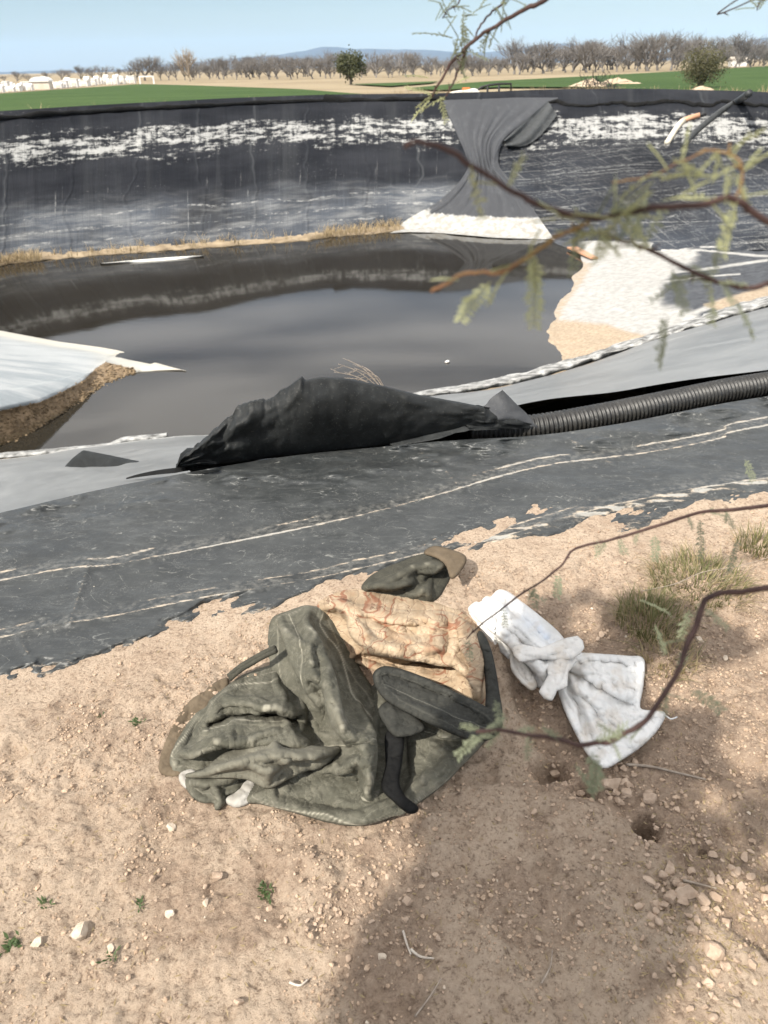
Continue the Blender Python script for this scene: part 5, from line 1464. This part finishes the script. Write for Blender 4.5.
# ------------------------------------------------------------------ pebbles, clods, litter
VARS = [rock((0, 0, 0), 1.0, 900 + i, .7) for i in range(10)]
TINY = [rock((0, 0, 0), 1.0, 950 + i, .7, 0, 1) for i in range(10)]
def scatter(name, pos, rad, mat, seed, up=.35, VARS=VARS):
    g = np.random.default_rng(seed); n = len(pos)
    k = g.integers(0, len(VARS), n); a = g.uniform(0, 6.283, n); VV = []; FF = []; off = 0
    fb_ = np.array(VARS[0][1])
    for i in range(n):
        v = VARS[k[i]][0] * rad[i]; ca, sa = math.cos(a[i]), math.sin(a[i])
        VV.append(np.c_[v[:, 0] * ca - v[:, 1] * sa, v[:, 0] * sa + v[:, 1] * ca, v[:, 2]] + pos[i] + np.array([0, 0, rad[i] * up]))
    FF = (fb_[None] + (np.arange(n) * len(VARS[0][0]))[:, None, None]).reshape(-1, 3)
    o = link(name, np.vstack(VV), FF, mat, smooth=False); tag(o, kind='stuff'); return o
n = 16000
gx = RNG.uniform(-1.25, 1.7, n); gy = RNG.uniform(.55, 2.9, n)
gz, gl = soil_z(gx, gy); ppx, ppy = proj(np.stack([gx, gy, gz], -1))
clus = .5 + .5 * fbm(gx * 4, gy * 4, 3, 191)
pr = (.05 + .65 * gl) * np.clip(clus * 1.6 - .3, .05, 1.2) * ss(-4, 26, ppy - sip(ppx, EDGE, w=15))
sel = RNG.uniform(0, 1, n) < pr
gp = np.stack([gx, gy, gz], -1)[sel]; rad = np.clip(np.exp(RNG.normal(math.log(.0032), .55, len(gp))), .0015, .013)
h_ = RNG.uniform(0, 1, len(gp)) < .9
scatter('gravel', gp[h_], rad[h_], M['stone'], 1); scatter('gravel', gp[~h_], rad[~h_] * .85, M['pale'], 2)
n = 60000
gx = RNG.uniform(-1.3, 1.7, n); gy = RNG.uniform(.55, 2.9, n); gz, gl = soil_z(gx, gy); ppx, ppy = proj(np.stack([gx, gy, gz], -1))
clus = fbm(gx * 7, gy * 7, 4, 193)
sel = (RNG.uniform(0, 1, n) < np.clip(.16 + 1.1 * clus + .4 * gl, .02, .95) * ss(-2, 20, ppy - sip(ppx, EDGE, w=15))) & (ppx > -20) & (ppx < 790)
gp = np.stack([gx, gy, gz], -1)[sel]; rad = np.clip(np.exp(RNG.normal(math.log(.0026), .45, len(gp))), .0012, .008)
scatter('soil_clods', gp, rad, M['clod'], 3, .3, TINY)
def stones(px, py, spread, n, r0, r1, seed, name='gravel', mat='stone'):
    g = np.random.default_rng(seed); q = soil_at(px + g.normal(0, spread, n), py + g.normal(0, spread * .6, n)); scatter(name, q, g.uniform(r0, r1, n), M[mat], seed)
stones(690, 905, 32, 46, .004, .015, 5); stones(735, 880, 28, 34, .004, .013, 6); stones(620, 785, 22, 30, .004, .014, 7); stones(715, 985, 26, 30, .004, .012, 8); stones(330, 905, 30, 120, .002, .007, 9); stones(430, 780, 28, 90, .002, .007, 10); stones(610, 870, 60, 120, .0025, .007, 12)
for x, y, r, lab, m in ((79, 935, .025, 'pale angular stone, biggest on the sunlit soil at lower left', 'pale'), (173, 829, .017, 'pale stone on the soil just below the left end of the jacket', 'pale'), (168, 914, .010, 'little pale stone between the two larger stones at lower left', 'pale'), (37, 943, .014, 'flat elongated stone beside the big angular one at lower left', 'pale'), (239, 1003, .012, 'rounded tan stone near the bottom edge, sunlit side', 'stone'), (407, 902, .016, 'grey stone standing just inside the edge of the shade', 'stone'), (381, 957, .009, 'tiny white stone in the shade near a bent twig', 'pale'), (688, 893, .026, 'largest brown stone among the rubble at lower right', 'stone'), (670, 872, .018, 'upright brown stone above the largest one at lower right', 'stone'), (712, 955, .022, 'flat tan stone at the edge of the lower right sun patch', 'stone'), (699, 641, .016, 'white stone on the soil to the right of the grass tufts', 'pale'), (612, 785, .021, 'crumbly brown clod between the two burrow holes', 'stone'), (648, 801, .018, 'brown clod hanging over the right burrow hole', 'stone'), (579, 925, .012, 'lone brown stone in the middle of the shade', 'stone')):
    q = soil_at(np.array([float(x)]), np.array([float(y)]))[0]; v, f = rock((0, 0, 0), r, int(x * 7 + y), .75, .7)
    o = link('stone', v, f, M[m], smooth=False); o.location = q + np.array([0, 0, r * .22]); tag(o, lab, 'stone')
mb = MB(); n = 1500; g = np.random.default_rng(31)
lx_ = np.r_[g.normal(705, 40, n // 2), g.uniform(-20, 780, n // 2)]; ly_ = np.r_[g.normal(900, 60, n // 2), g.uniform(600, 1030, n // 2)]
q = soil_at(lx_, ly_, .003)
for i in range(n):
    a = g.uniform(0, 6.28); L = g.uniform(.003, .010) * (2.2 if i % 7 == 0 else 1); w_ = .0008 if i % 7 == 0 else g.uniform(.0009, .002)
    d = np.array([math.cos(a), math.sin(a), g.normal(0, .15)]); s_ = np.array([-math.sin(a), math.cos(a), g.normal(0, .3)])
    mb.add([q[i] - d * L, q[i] + s_ * w_, q[i] + d * L, q[i] - s_ * w_], [(0, 1, 2, 3)])
tag(mb.build('leaf_litter', M['straw'], smooth=False), kind='stuff')
def stick(pts, r, lab, mat='twig', name='stick', lift=.006):
    p = crm(pts, 5); w = soil_at(p[:, 0], p[:, 1]); w[:, 2] = w[:, 2] + lift
    mb = MB(); mb.tube(w, np.linspace(r, r * .6, len(w)), 7); tag(mb.build(name, M[mat]), lab, 'stick')
stick([(626, 766), (650, 768), (676, 774), (705, 781)], .0042, 'long pale grey stick lying right of the sack hem')
stick([(403, 932), (407, 946), (411, 956)], .0028, 'short upright twig in the shade near the bottom', 'bone')
stick([(411, 951), (420, 958), (434, 960)], .003, 'bent pale twig beside the short upright twig', 'bone')
stick([(290, 984), (300, 987), (308, 981)], .0028, 'forked pale twig on the sunlit soil at bottom centre', 'bone')
stick([(683, 882), (700, 886), (716, 890)], .003, 'small grey stick among the rubble at lower right')
stick([(541, 985), (550, 968), (552, 952)], .0022, 'thin dark twig at the bottom in the shade')
stick([(415, 1018), (430, 998), (441, 980)], .002, 'thin straw-like twig near the bottom edge')
stick([(640, 603), (672, 596), (700, 584), (735, 578), (775, 566)], .0017, 'long straw stalk bent over the green grass tuft', 'twig', lift=.05)

def tuft(px, py, n, h, spread, lab, seed, mats=('grass', 'straw'), lean=.6, w=.002):
    b = soil_at(np.array([float(px)]), np.array([float(py)]))[0]; root = empty('grass_tuft', tuple(b)); tag(root, lab, 'grass tuft')
    mb = MB(); blades(mb, b, n, h, spread, lean, w, seed, 4); mb.build('green_blade', M[mats[0]], root)['kind'] = 'stuff'
    mb = MB(); blades(mb, b, n // 2, h * .9, spread * 1.1, lean * 1.6, w * .8, seed + 1, 4); mb.build('dry_blade', M[mats[1]], root)['kind'] = 'stuff'
tuft(650, 624, 330, .10, .17, 'green and straw grass tuft nearest the white sack', 1)
tuft(698, 585, 420, .08, .26, 'wide low grass tuft behind the one nearest the sack', 2, lean=.9)
tuft(758, 548, 140, .09, .13, 'grass tuft at the right edge by the black liner', 3)
tuft(668, 660, 110, .07, .14, 'sparse dry grass below the two green tufts', 4, ('straw', 'grass'), .9)
for i, (x, y) in enumerate(((136, 724), (100, 716), (268, 900), (44, 902), (15, 945), (135, 905), (145, 903), (110, 962), (28, 720), (757, 935))):
    pass
def sprout(px, py, h, lab, seed, n=16):
    b = soil_at(np.array([float(px)]), np.array([float(py)]))[0]; root = empty('weed_sprout', tuple(b)); tag(root, lab, 'weed')
    mb = MB(); g = np.random.default_rng(seed)
    for i in range(n):
        a = g.uniform(0, 6.28); L = h * g.uniform(.5, 1.2); d = np.array([math.cos(a), math.sin(a), g.uniform(.1, .9)]); d /= np.linalg.norm(d)
        s_ = np.cross(d, [0, 0, 1.0]); s_ /= np.linalg.norm(s_); o_ = b + np.array([g.normal(0, h * .5), g.normal(0, h * .5), .002])
        mb.add([o_, o_ + d * L * .5 + s_ * L * .16, o_ + d * L, o_ + d * L * .5 - s_ * L * .16], [(0, 1, 2, 3)])
    mb.build('leaf_rosette', M['weed'], root, smooth=False)
sprout(137, 724, .016, 'tiny green weed on bare soil left of the jacket', 1, 26); sprout(101, 716, .011, 'fainter weed left of the tiny green weed', 2, 10)
sprout(263, 893, .02, 'dark weedy sprig in the shallow dip below the jacket', 3, 30); sprout(45, 903, .014, 'dark weed above the flat elongated stone', 4, 18)
sprout(12, 945, .022, 'green weed at the left edge near the bottom', 5, 30); sprout(140, 905, .012, 'pair of green weed leaves above the small pale stone', 6, 16)
sprout(112, 958, .015, 'low weed below and right of the big angular stone', 7, 18)

# dry stalk standing behind the flap
root_p = PD(np.array([388.]), np.array([396.]), np.array([3.75]))[0]
mb = MB()
for i, (x, y) in enumerate(((338, 364), (348, 360), (354, 368), (334, 372), (344, 378), (362, 366), (330, 378), (372, 374))):
    e_ = PD(np.array([float(x)]), np.array([float(y)]), np.array([3.7 + .05 * (i % 3)]))[0]; m_ = (root_p * .45 + e_ * .55) + np.array([0, 0, .03])
    pth = crm([root_p, m_, e_], 6); mb.tube(pth, np.linspace(.0035, .0012, len(pth)), 5)
    for t in (.45, .65, .85):
        a_ = pth[int(t * (len(pth) - 1))]; mb.tube([a_, a_ + np.array([-.05, .01, .02 * (1 if i % 2 else -1)])], [.0014, .0007], 4)
mb.tube([root_p, root_p + np.array([.04, .1, -.35])], .004, 5)
tag(mb.build('dry_stalk', M['twig']), 'pale dry branching weed stalk sticking up behind the torn flap', 'dead weed')
q = P(np.array([448.]), np.array([362.]), WZ)[0]; v, f = rock((0, 0, 0), .07, 4, .5)
o = link('floating_scrap', v, f, M['white']); o.location = q + np.array([0, 0, .01]); tag(o, 'tiny white scrap floating on the dark water', 'litter')

# ------------------------------------------------------------------ mesquite tree
TB = np.array([1.45, -1.0, -.02])
tr = empty('mesquite_tree', tuple(TB)); tag(tr, 'thorny mesquite tree whose thin budding branches hang into view from the right', 'tree')
mb = MB(); A1 = np.array([1.35, -.85, 1.25]); A2 = np.array([1.2, -.35, 1.75]); A3 = np.array([.95, .15, 1.62])
mb.tube(crm([TB, TB + [.03, .05, .6], A1], 6), np.linspace(.09, .06, 13), 10)
mb.tube(crm([A1, A2, A3], 6), np.linspace(.05, .014, 13), 8)
mb.tube(crm([A1, [.7, -1.0, 1.9], [-.3, -.95, 2.25], [-1.2, -.7, 2.6]], 6), np.linspace(.05, .015, 19), 8)
mb.tube(crm([A1, [1.6, -.9, 2.0], [1.4, -.4, 2.7]], 6), np.linspace(.05, .015, 13), 8)
mb.build('trunk', M['bark'], tr)
# unseen crown, its leaf clumps shaped by the shade outline to cast that shade
shade = [(322, 1110), (352, 990), (398, 880), (438, 800), (474, 738), (500, 695), (512, 660), (525, 625), (545, 600), (580, 590), (640, 600), (690, 612), (745, 640), (810, 680), (840, 800), (765, 836), (712, 850), (686, 900), (668, 960), (632, 1020), (600, 1110)]
cand = np.stack([RNG.uniform(300, 850, 60000), RNG.uniform(580, 1112, 60000)], 1)
gpos = P(cand[:, 0], cand[:, 1], 0.0)
wt = 1 / np.maximum(.05, (gpos[:, 1] ** 2 + CZ ** 2) ** -1.5)
sdv = sdf(cand[:, 0], cand[:, 1], shade)
gap = fbm(gpos[:, 0] * 5, gpos[:, 1] * 5, 3, 303)
okk = (sdv > 4) & (RNG.uniform(0, 1, len(cand)) < wt / wt.max()) & ~((gap > .14) & (cand[:, 1] < 720) & (cand[:, 0] > 560)) & ~((gap > .10) & (cand[:, 0] > 665) & (cand[:, 1] < 850)) & ~((gap > .3) & (cand[:, 1] > 720))
gpos = gpos[okk]; print('crown clumps', len(gpos))
mb = MB(); g = np.random.default_rng(77)
cv = []; cf = []; nn_ = 0
for p in gpos[:5200]:
    h = g.uniform(2.0, 3.3); c_ = p + np.array([-SUN_DIR[0], -SUN_DIR[1], -SUN_DIR[2]]) * (h / -SUN_DIR[2])
    for j in range(5):
        q = c_ + g.normal(0, .022, 3); a = g.normal(size=3); a /= np.linalg.norm(a); b = np.cross(a, g.normal(size=3)); b /= np.linalg.norm(b); L = g.uniform(.02, .04)
        cv += [q - a * L, q + b * L * .4, q + a * L, q - b * L * .4]; cf.append((nn_, nn_ + 1, nn_ + 2, nn_ + 3)); nn_ += 4
under(tr, link('crown', cv, cf, M['gleaf'], smooth=False))['kind'] = 'stuff'

def pinnate(mb, base, d, L, n, lw, g, droop=.3):
    d = np.array(d, float); d /= np.linalg.norm(d); p = np.array(base, float); st = L / n
    side = np.cross(d, [0, 0, 1.0]) + g.normal(0, .25, 3); side /= np.linalg.norm(side); pts = [p.copy()]
    for k in range(n):
        d = d + np.array([0, 0, -droop / n]); d /= np.linalg.norm(d); p = p + d * st; pts.append(p.copy())
        for sg in (-1, 1):
            o_ = (side * sg + d * .45); o_ /= np.linalg.norm(o_); o_ = o_ + g.normal(0, .12, 3); l_ = lw * g.uniform(.75, 1.15) * (1 - .4 * abs(k / n - .4)); w_ = np.cross(o_, np.cross(side, d)); w_ /= np.linalg.norm(w_) + 1e-9
            mb.add([p, p + o_ * l_ * .5 + w_ * l_ * .17, p + o_ * l_, p + o_ * l_ * .5 - w_ * l_ * .17], [(0, 1, 2, 3)])
    mb.tube(pts, .0006, 3, cap=False)
def branch(pts, r0, r1, leaves, seed, start=None, bark='bark', leafm='leaf', lab=None):
    """pts (px, py, range); leaves (fraction, px dir, py dir, length m, kind)"""
    g = np.random.default_rng(seed); a = np.array(pts, float); w = PT(a[:, 0], a[:, 1], a[:, 2])
    if start is not None: w = np.vstack([np.array(start, float)[None] if np.ndim(start) == 1 else np.array(start, float), w])
    w = crm(w, 10); 
    k_ = np.linspace(0, 1, len(w)); w = w + np.stack([fbm(k_ * 22, k_ * 0 + q, 2, seed) for q in (0, 5, 9)], 1) * r1 * 1.1 * ss(0, .2, k_)[:, None]
    mb = MB(); mb.tube(w, np.linspace(r0, r1, len(w)) * (.62 if a[2, 2] < .7 else .8) * (1 + .10 * fbm(k_ * 40, k_ * 0, 2, seed)), 8)
    q_ = a
    nspine = len(w)
    for i in range(6, nspine - 4, 9):
        dd = g.normal(0, 1, 3); dd /= np.linalg.norm(dd); mb.tube([w[i], w[i] + dd * .008], [.0011, .0002], 4)
    o = mb.build('branch', M[bark], tr)
    lm = MB()
    for (x, y, rr, dx, dy, L, n_) in leaves:
        b0 = PT(np.array([float(x)]), np.array([float(y)]), np.array([float(rr)]))[0]; b1 = PT(np.array([float(x + dx)]), np.array([float(y + dy)]), np.array([float(rr)]))[0]
        pinnate(lm, b0, b1 - b0 + g.normal(0, .12, 3) * np.linalg.norm(b1 - b0), L, n_, L * .26 if L < .03 else .0085, g)
    if leaves:
        l_ = link('foliage', np.vstack(lm.v), lm.f, M[leafm], None, smooth=False); l_.parent = o
    return o
def lv(path, n, seed, L=(.018, .03), nn=(6, 9), dirs=None):
    """leaves spread along a picture path"""
    g = np.random.default_rng(seed); a = crm(path, 8); out = []
    for i in range(n):
        q = a[g.integers(len(a))]; an = g.uniform(0, 6.28) if dirs is None else g.normal(dirs, .7)
        out.append((q[0] + g.normal(0, 1.5), q[1] + g.normal(0, 1.5), q[2], math.cos(an) * 10, math.sin(an) * 10, g.uniform(*L), int(g.integers(*nn))))
    return out
A = [(1000, 330, .66), (860, 262, .6), (768, 219, .56), (735, 200, .55), (700, 204, .54), (650, 211, .53), (600, 217, .52), (560, 214, .51), (520, 194, .5), (470, 164, .49), (430, 141, .48), (402, 148, .475)]
branch(A, .0042, .0022, lv(A[3:10], 14, 1) + lv([(660, 165, .56), (690, 172, .56), (720, 180, .56), (745, 165, .56)], 11, 2, (.014, .024)) + lv([(580, 225, .52), (600, 235, .52), (620, 215, .52)], 14, 3, (.016, .026)) + [(535, 260, .52, -1, 12, .042, 13), (530, 245, .52, 2, 10, .03, 9), (490, 282, .51, -8, 12, .03, 9), (508, 268, .51, -7, 14, .026, 8)], 11, A3)
A_2 = [(560, 236, .515), (540, 248, .515), (505, 270, .51), (470, 274, .505), (448, 282, .5), (432, 292, .5)]
branch([(590, 222, .52)] + A_2, .0022, .0015, lv(A_2, 3, 4, (.012, .02)), 12, bark='ybark')
A_3 = [(1000, 320, .68), (860, 286, .64), (790, 284, .62), (740, 287, .6), (700, 275, .58), (650, 250, .56), (610, 238, .54), (575, 228, .52)]
branch(A_3, .0036, .002, lv(A_3[3:], 16, 5) + [(668, 318, .57, -2, 14, .03, 9), (735, 300, .6, 6, 14, .03, 9), (672, 270, .57, 4, 12, .03, 9)], 13, A3 + np.array([0, .02, -.04]), leafm='gleaf')
A_4 = [(735, 200, .56), (742, 180, .56), (738, 160, .56), (712, 150, .565), (690, 158, .565), (650, 176, .565), (612, 182, .57)]
branch(A_4, .0014, .0007, lv(A_4, 13, 6, (.012, .022), (4, 7)), 14, bark='ybark')
B = [(1000, 570, .82), (860, 575, .8), (768, 588, .78), (735, 592, .78), (706, 600, .77), (694, 630, .76), (676, 672, .75), (650, 715, .74), (620, 738, .73), (600, 744, .73), (570, 742, .72), (545, 738, .72), (500, 730, .71), (478, 732, .7)]
branch(B, .0042, .0022, lv(B[4:], 18, 7, (.016, .028)) + [(592, 752, .73, 2, 14, .032, 10), (600, 760, .73, -4, 12, .03, 9), (575, 765, .73, 6, 8, .026, 8), (690, 690, .75, 8, 3, .03, 9), (640, 600, .8, 8, 4, .03, 9), (655, 625, .8, 4, 9, .03, 9), (690, 610, .78, -4, 10, .028, 8), (480, 735, .7, -6, 4, .028, 9), (495, 700, .72, 3, 9, .025, 8), (470, 745, .7, 8, -5, .025, 8)], 15, A3 + np.array([.0, .0, -.15]), leafm='gleaf')
C = [(1000, 500, 1.12), (860, 498, 1.1), (768, 506, 1.08), (735, 510, 1.08), (702, 512, 1.07), (675, 520, 1.06), (640, 531, 1.05), (610, 540, 1.05), (575, 549, 1.04), (562, 566, 1.03), (535, 585, 1.02), (505, 606, 1.02), (475, 630, 1.01), (466, 640, 1.01)]
branch(C, .0038, .0012, lv(C[3:], 15, 8, (.016, .03), dirs=1.57) + [(745, 460, 1.06, 3, 8, .028, 9), (700, 520, 1.07, 1, 12, .05, 14), (738, 540, 1.07, -1, 12, .045, 13), (655, 535, 1.05, 1, 12, .035, 11), (560, 575, 1.03, 0, 12, .03, 10)], 16, A3 + np.array([.06, .1, -.1]), leafm='gleaf')
D = [(700, -150, 1.15), (600, -60, 1.12), (548, -4, 1.1), (528, 8, 1.1), (505, 20, 1.1), (484, 33, 1.1), (466, 47, 1.1), (452, 62, 1.1), (443, 78, 1.1), (432, 97, 1.1)]
branch(D, .0044, .0018, lv(D[3:8], 20, 9, (.016, .03)), 17, np.array([[1.35, -.5, 2.3], [1.0, .3, 2.2]]), leafm='gleaf')
D2 = [(466, 47, 1.1), (462, 60, 1.1), (453, 82, 1.1), (446, 96, 1.1)]
branch(D2, .0022, .0012, [(432, 95, 1.1, -12, -2, .035, 9), (440, 90, 1.1, -9, 6, .035, 9), (445, 97, 1.1, -8, 3, .034, 9), (432, 97, 1.1, -9, 12, .038, 10), (440, 97, 1.1, 3, 14, .03, 9), (428, 78, 1.1, -10, -2, .03, 8), (455, 84, 1.1, 8, -6, .02, 6)], 18, leafm='leaf')
D3 = [(520, -30, 1.11), (505, 0, 1.11), (490, 14, 1.11), (480, 26, 1.1), (474, 40, 1.1)]
branch(D3, .002, .0012, lv([(440, 20, 1.1), (470, 12, 1.1), (500, 5, 1.1), (505, 12, 1.1)], 14, 10, (.018, .03)) + [(453, 38, 1.1, -14, -4, .05, 16)], 19, leafm='gleaf')
D4 = [(470, -40, 1.12), (460, 0, 1.12), (448, 10, 1.12), (443, 18, 1.12)]
branch(D4, .0014, .0008, lv([(442, 4, 1.12), (455, 6, 1.12), (464, 16, 1.12), (446, 16, 1.12)], 10, 12, (.012, .02)), 20, leafm='gleaf')
E = [(800, -40, 1.2), (775, -10, 1.2), (760, 2, 1.2), (757, 10, 1.2)]
branch(E, .0012, .0008, lv(E[1:], 5, 13, (.015, .025)), 21, np.array([1.3, .3, 2.2]), leafm='gleaf')


# ------------------------------------------------------------------ light, world, camera
sd_ = bpy.data.lights.new('sun', 'SUN'); sd_.energy = 4.0; sd_.angle = R(.6); sd_.color = (1, .94, .84)
so = bpy.data.objects.new('sun', sd_); COL.objects.link(so)
so.rotation_euler = Vector(SUN_DIR).to_track_quat('-Z', 'Y').to_euler()
wd_ = bpy.data.worlds.new('World'); S.world = wd_; wd_.use_nodes = True
nt = wd_.node_tree; bg = nt.nodes['Background']
sk = nt.nodes.new('ShaderNodeTexSky'); sk.sky_type = 'NISHITA'; sk.sun_disc = False
el = math.asin(-SUN_DIR[2]); az = math.atan2(-SUN_DIR[0], -SUN_DIR[1])
sk.sun_elevation = el; sk.sun_rotation = az; sk.air_density = 1.0; sk.dust_density = .4; sk.ozone_density = 2.0
# bright cloud layer added above the view to raise and neutralise the fill light
tc = nt.nodes.new('ShaderNodeTexCoord'); mp = nt.nodes.new('ShaderNodeMapping'); mp.inputs['Scale'].default_value = (1.2, 1.2, 14)
nz = nt.nodes.new('ShaderNodeTexNoise'); nz.inputs['Scale'].default_value = 2.2; nz.inputs['Detail'].default_value = 6
rp = nt.nodes.new('ShaderNodeMapRange'); rp.inputs['From Min'].default_value = .28; rp.inputs['From Max'].default_value = .62; rp.inputs['To Max'].default_value = .75
mx = nt.nodes.new('ShaderNodeMix'); mx.data_type = 'RGBA'; mx.inputs[7].default_value = (25, 24.2, 23.2, 1)
nt.links.new(tc.outputs['Generated'], mp.inputs[0]); nt.links.new(mp.outputs[0], nz.inputs['Vector']); nt.links.new(nz.outputs['Fac'], rp.inputs[0])
sx = nt.nodes.new('ShaderNodeSeparateXYZ'); nt.links.new(tc.outputs['Generated'], sx.inputs[0])
el_ = nt.nodes.new('ShaderNodeMapRange'); el_.inputs['From Min'].default_value = .085; el_.inputs['From Max'].default_value = .44; el_.inputs['To Min'].default_value = .02; el_.inputs['To Max'].default_value = 1.25
nt.links.new(sx.outputs['Z'], el_.inputs['Value'])
ml = nt.nodes.new('ShaderNodeMath'); ml.operation = 'MULTIPLY'; ml.use_clamp = True
nt.links.new(rp.outputs[0], ml.inputs[0]); nt.links.new(el_.outputs[0], ml.inputs[1]); nt.links.new(ml.outputs[0], mx.inputs[0]); nt.links.new(sk.outputs[0], mx.inputs[6]); nt.links.new(mx.outputs[2], bg.inputs[0])
bg.inputs[1].default_value = .051

cd = bpy.data.cameras.new('camera'); co = bpy.data.objects.new('camera', cd); COL.objects.link(co); S.camera = co
cd.sensor_fit = 'VERTICAL'; cd.sensor_height = 36; cd.sensor_width = 27; cd.lens = FPX / 1024 * 36
cd.clip_start = .02; cd.clip_end = 40000
mw = Matrix.Identity(4)
for i in range(3):
    mw[i][0] = XA[i]; mw[i][1] = UA[i]; mw[i][2] = -F[i]; mw[i][3] = CAM[i]
co.matrix_world = mw
cd.dof.use_dof = True; cd.dof.focus_distance = 2.3; cd.dof.aperture_fstop = 5.8
S.view_settings.view_transform = 'Standard'; S.view_settings.look = 'None'; S.view_settings.exposure = 0.95; S.view_settings.gamma = 1
S.cycles.use_denoising = True
S.cycles.max_bounces = 8; S.cycles.volume_bounces = 1; S.cycles.transparent_max_bounces = 8
S.cycles.use_adaptive_sampling = True; S.cycles.adaptive_threshold = .015
S.render.resolution_x = 768; S.render.resolution_y = 1024
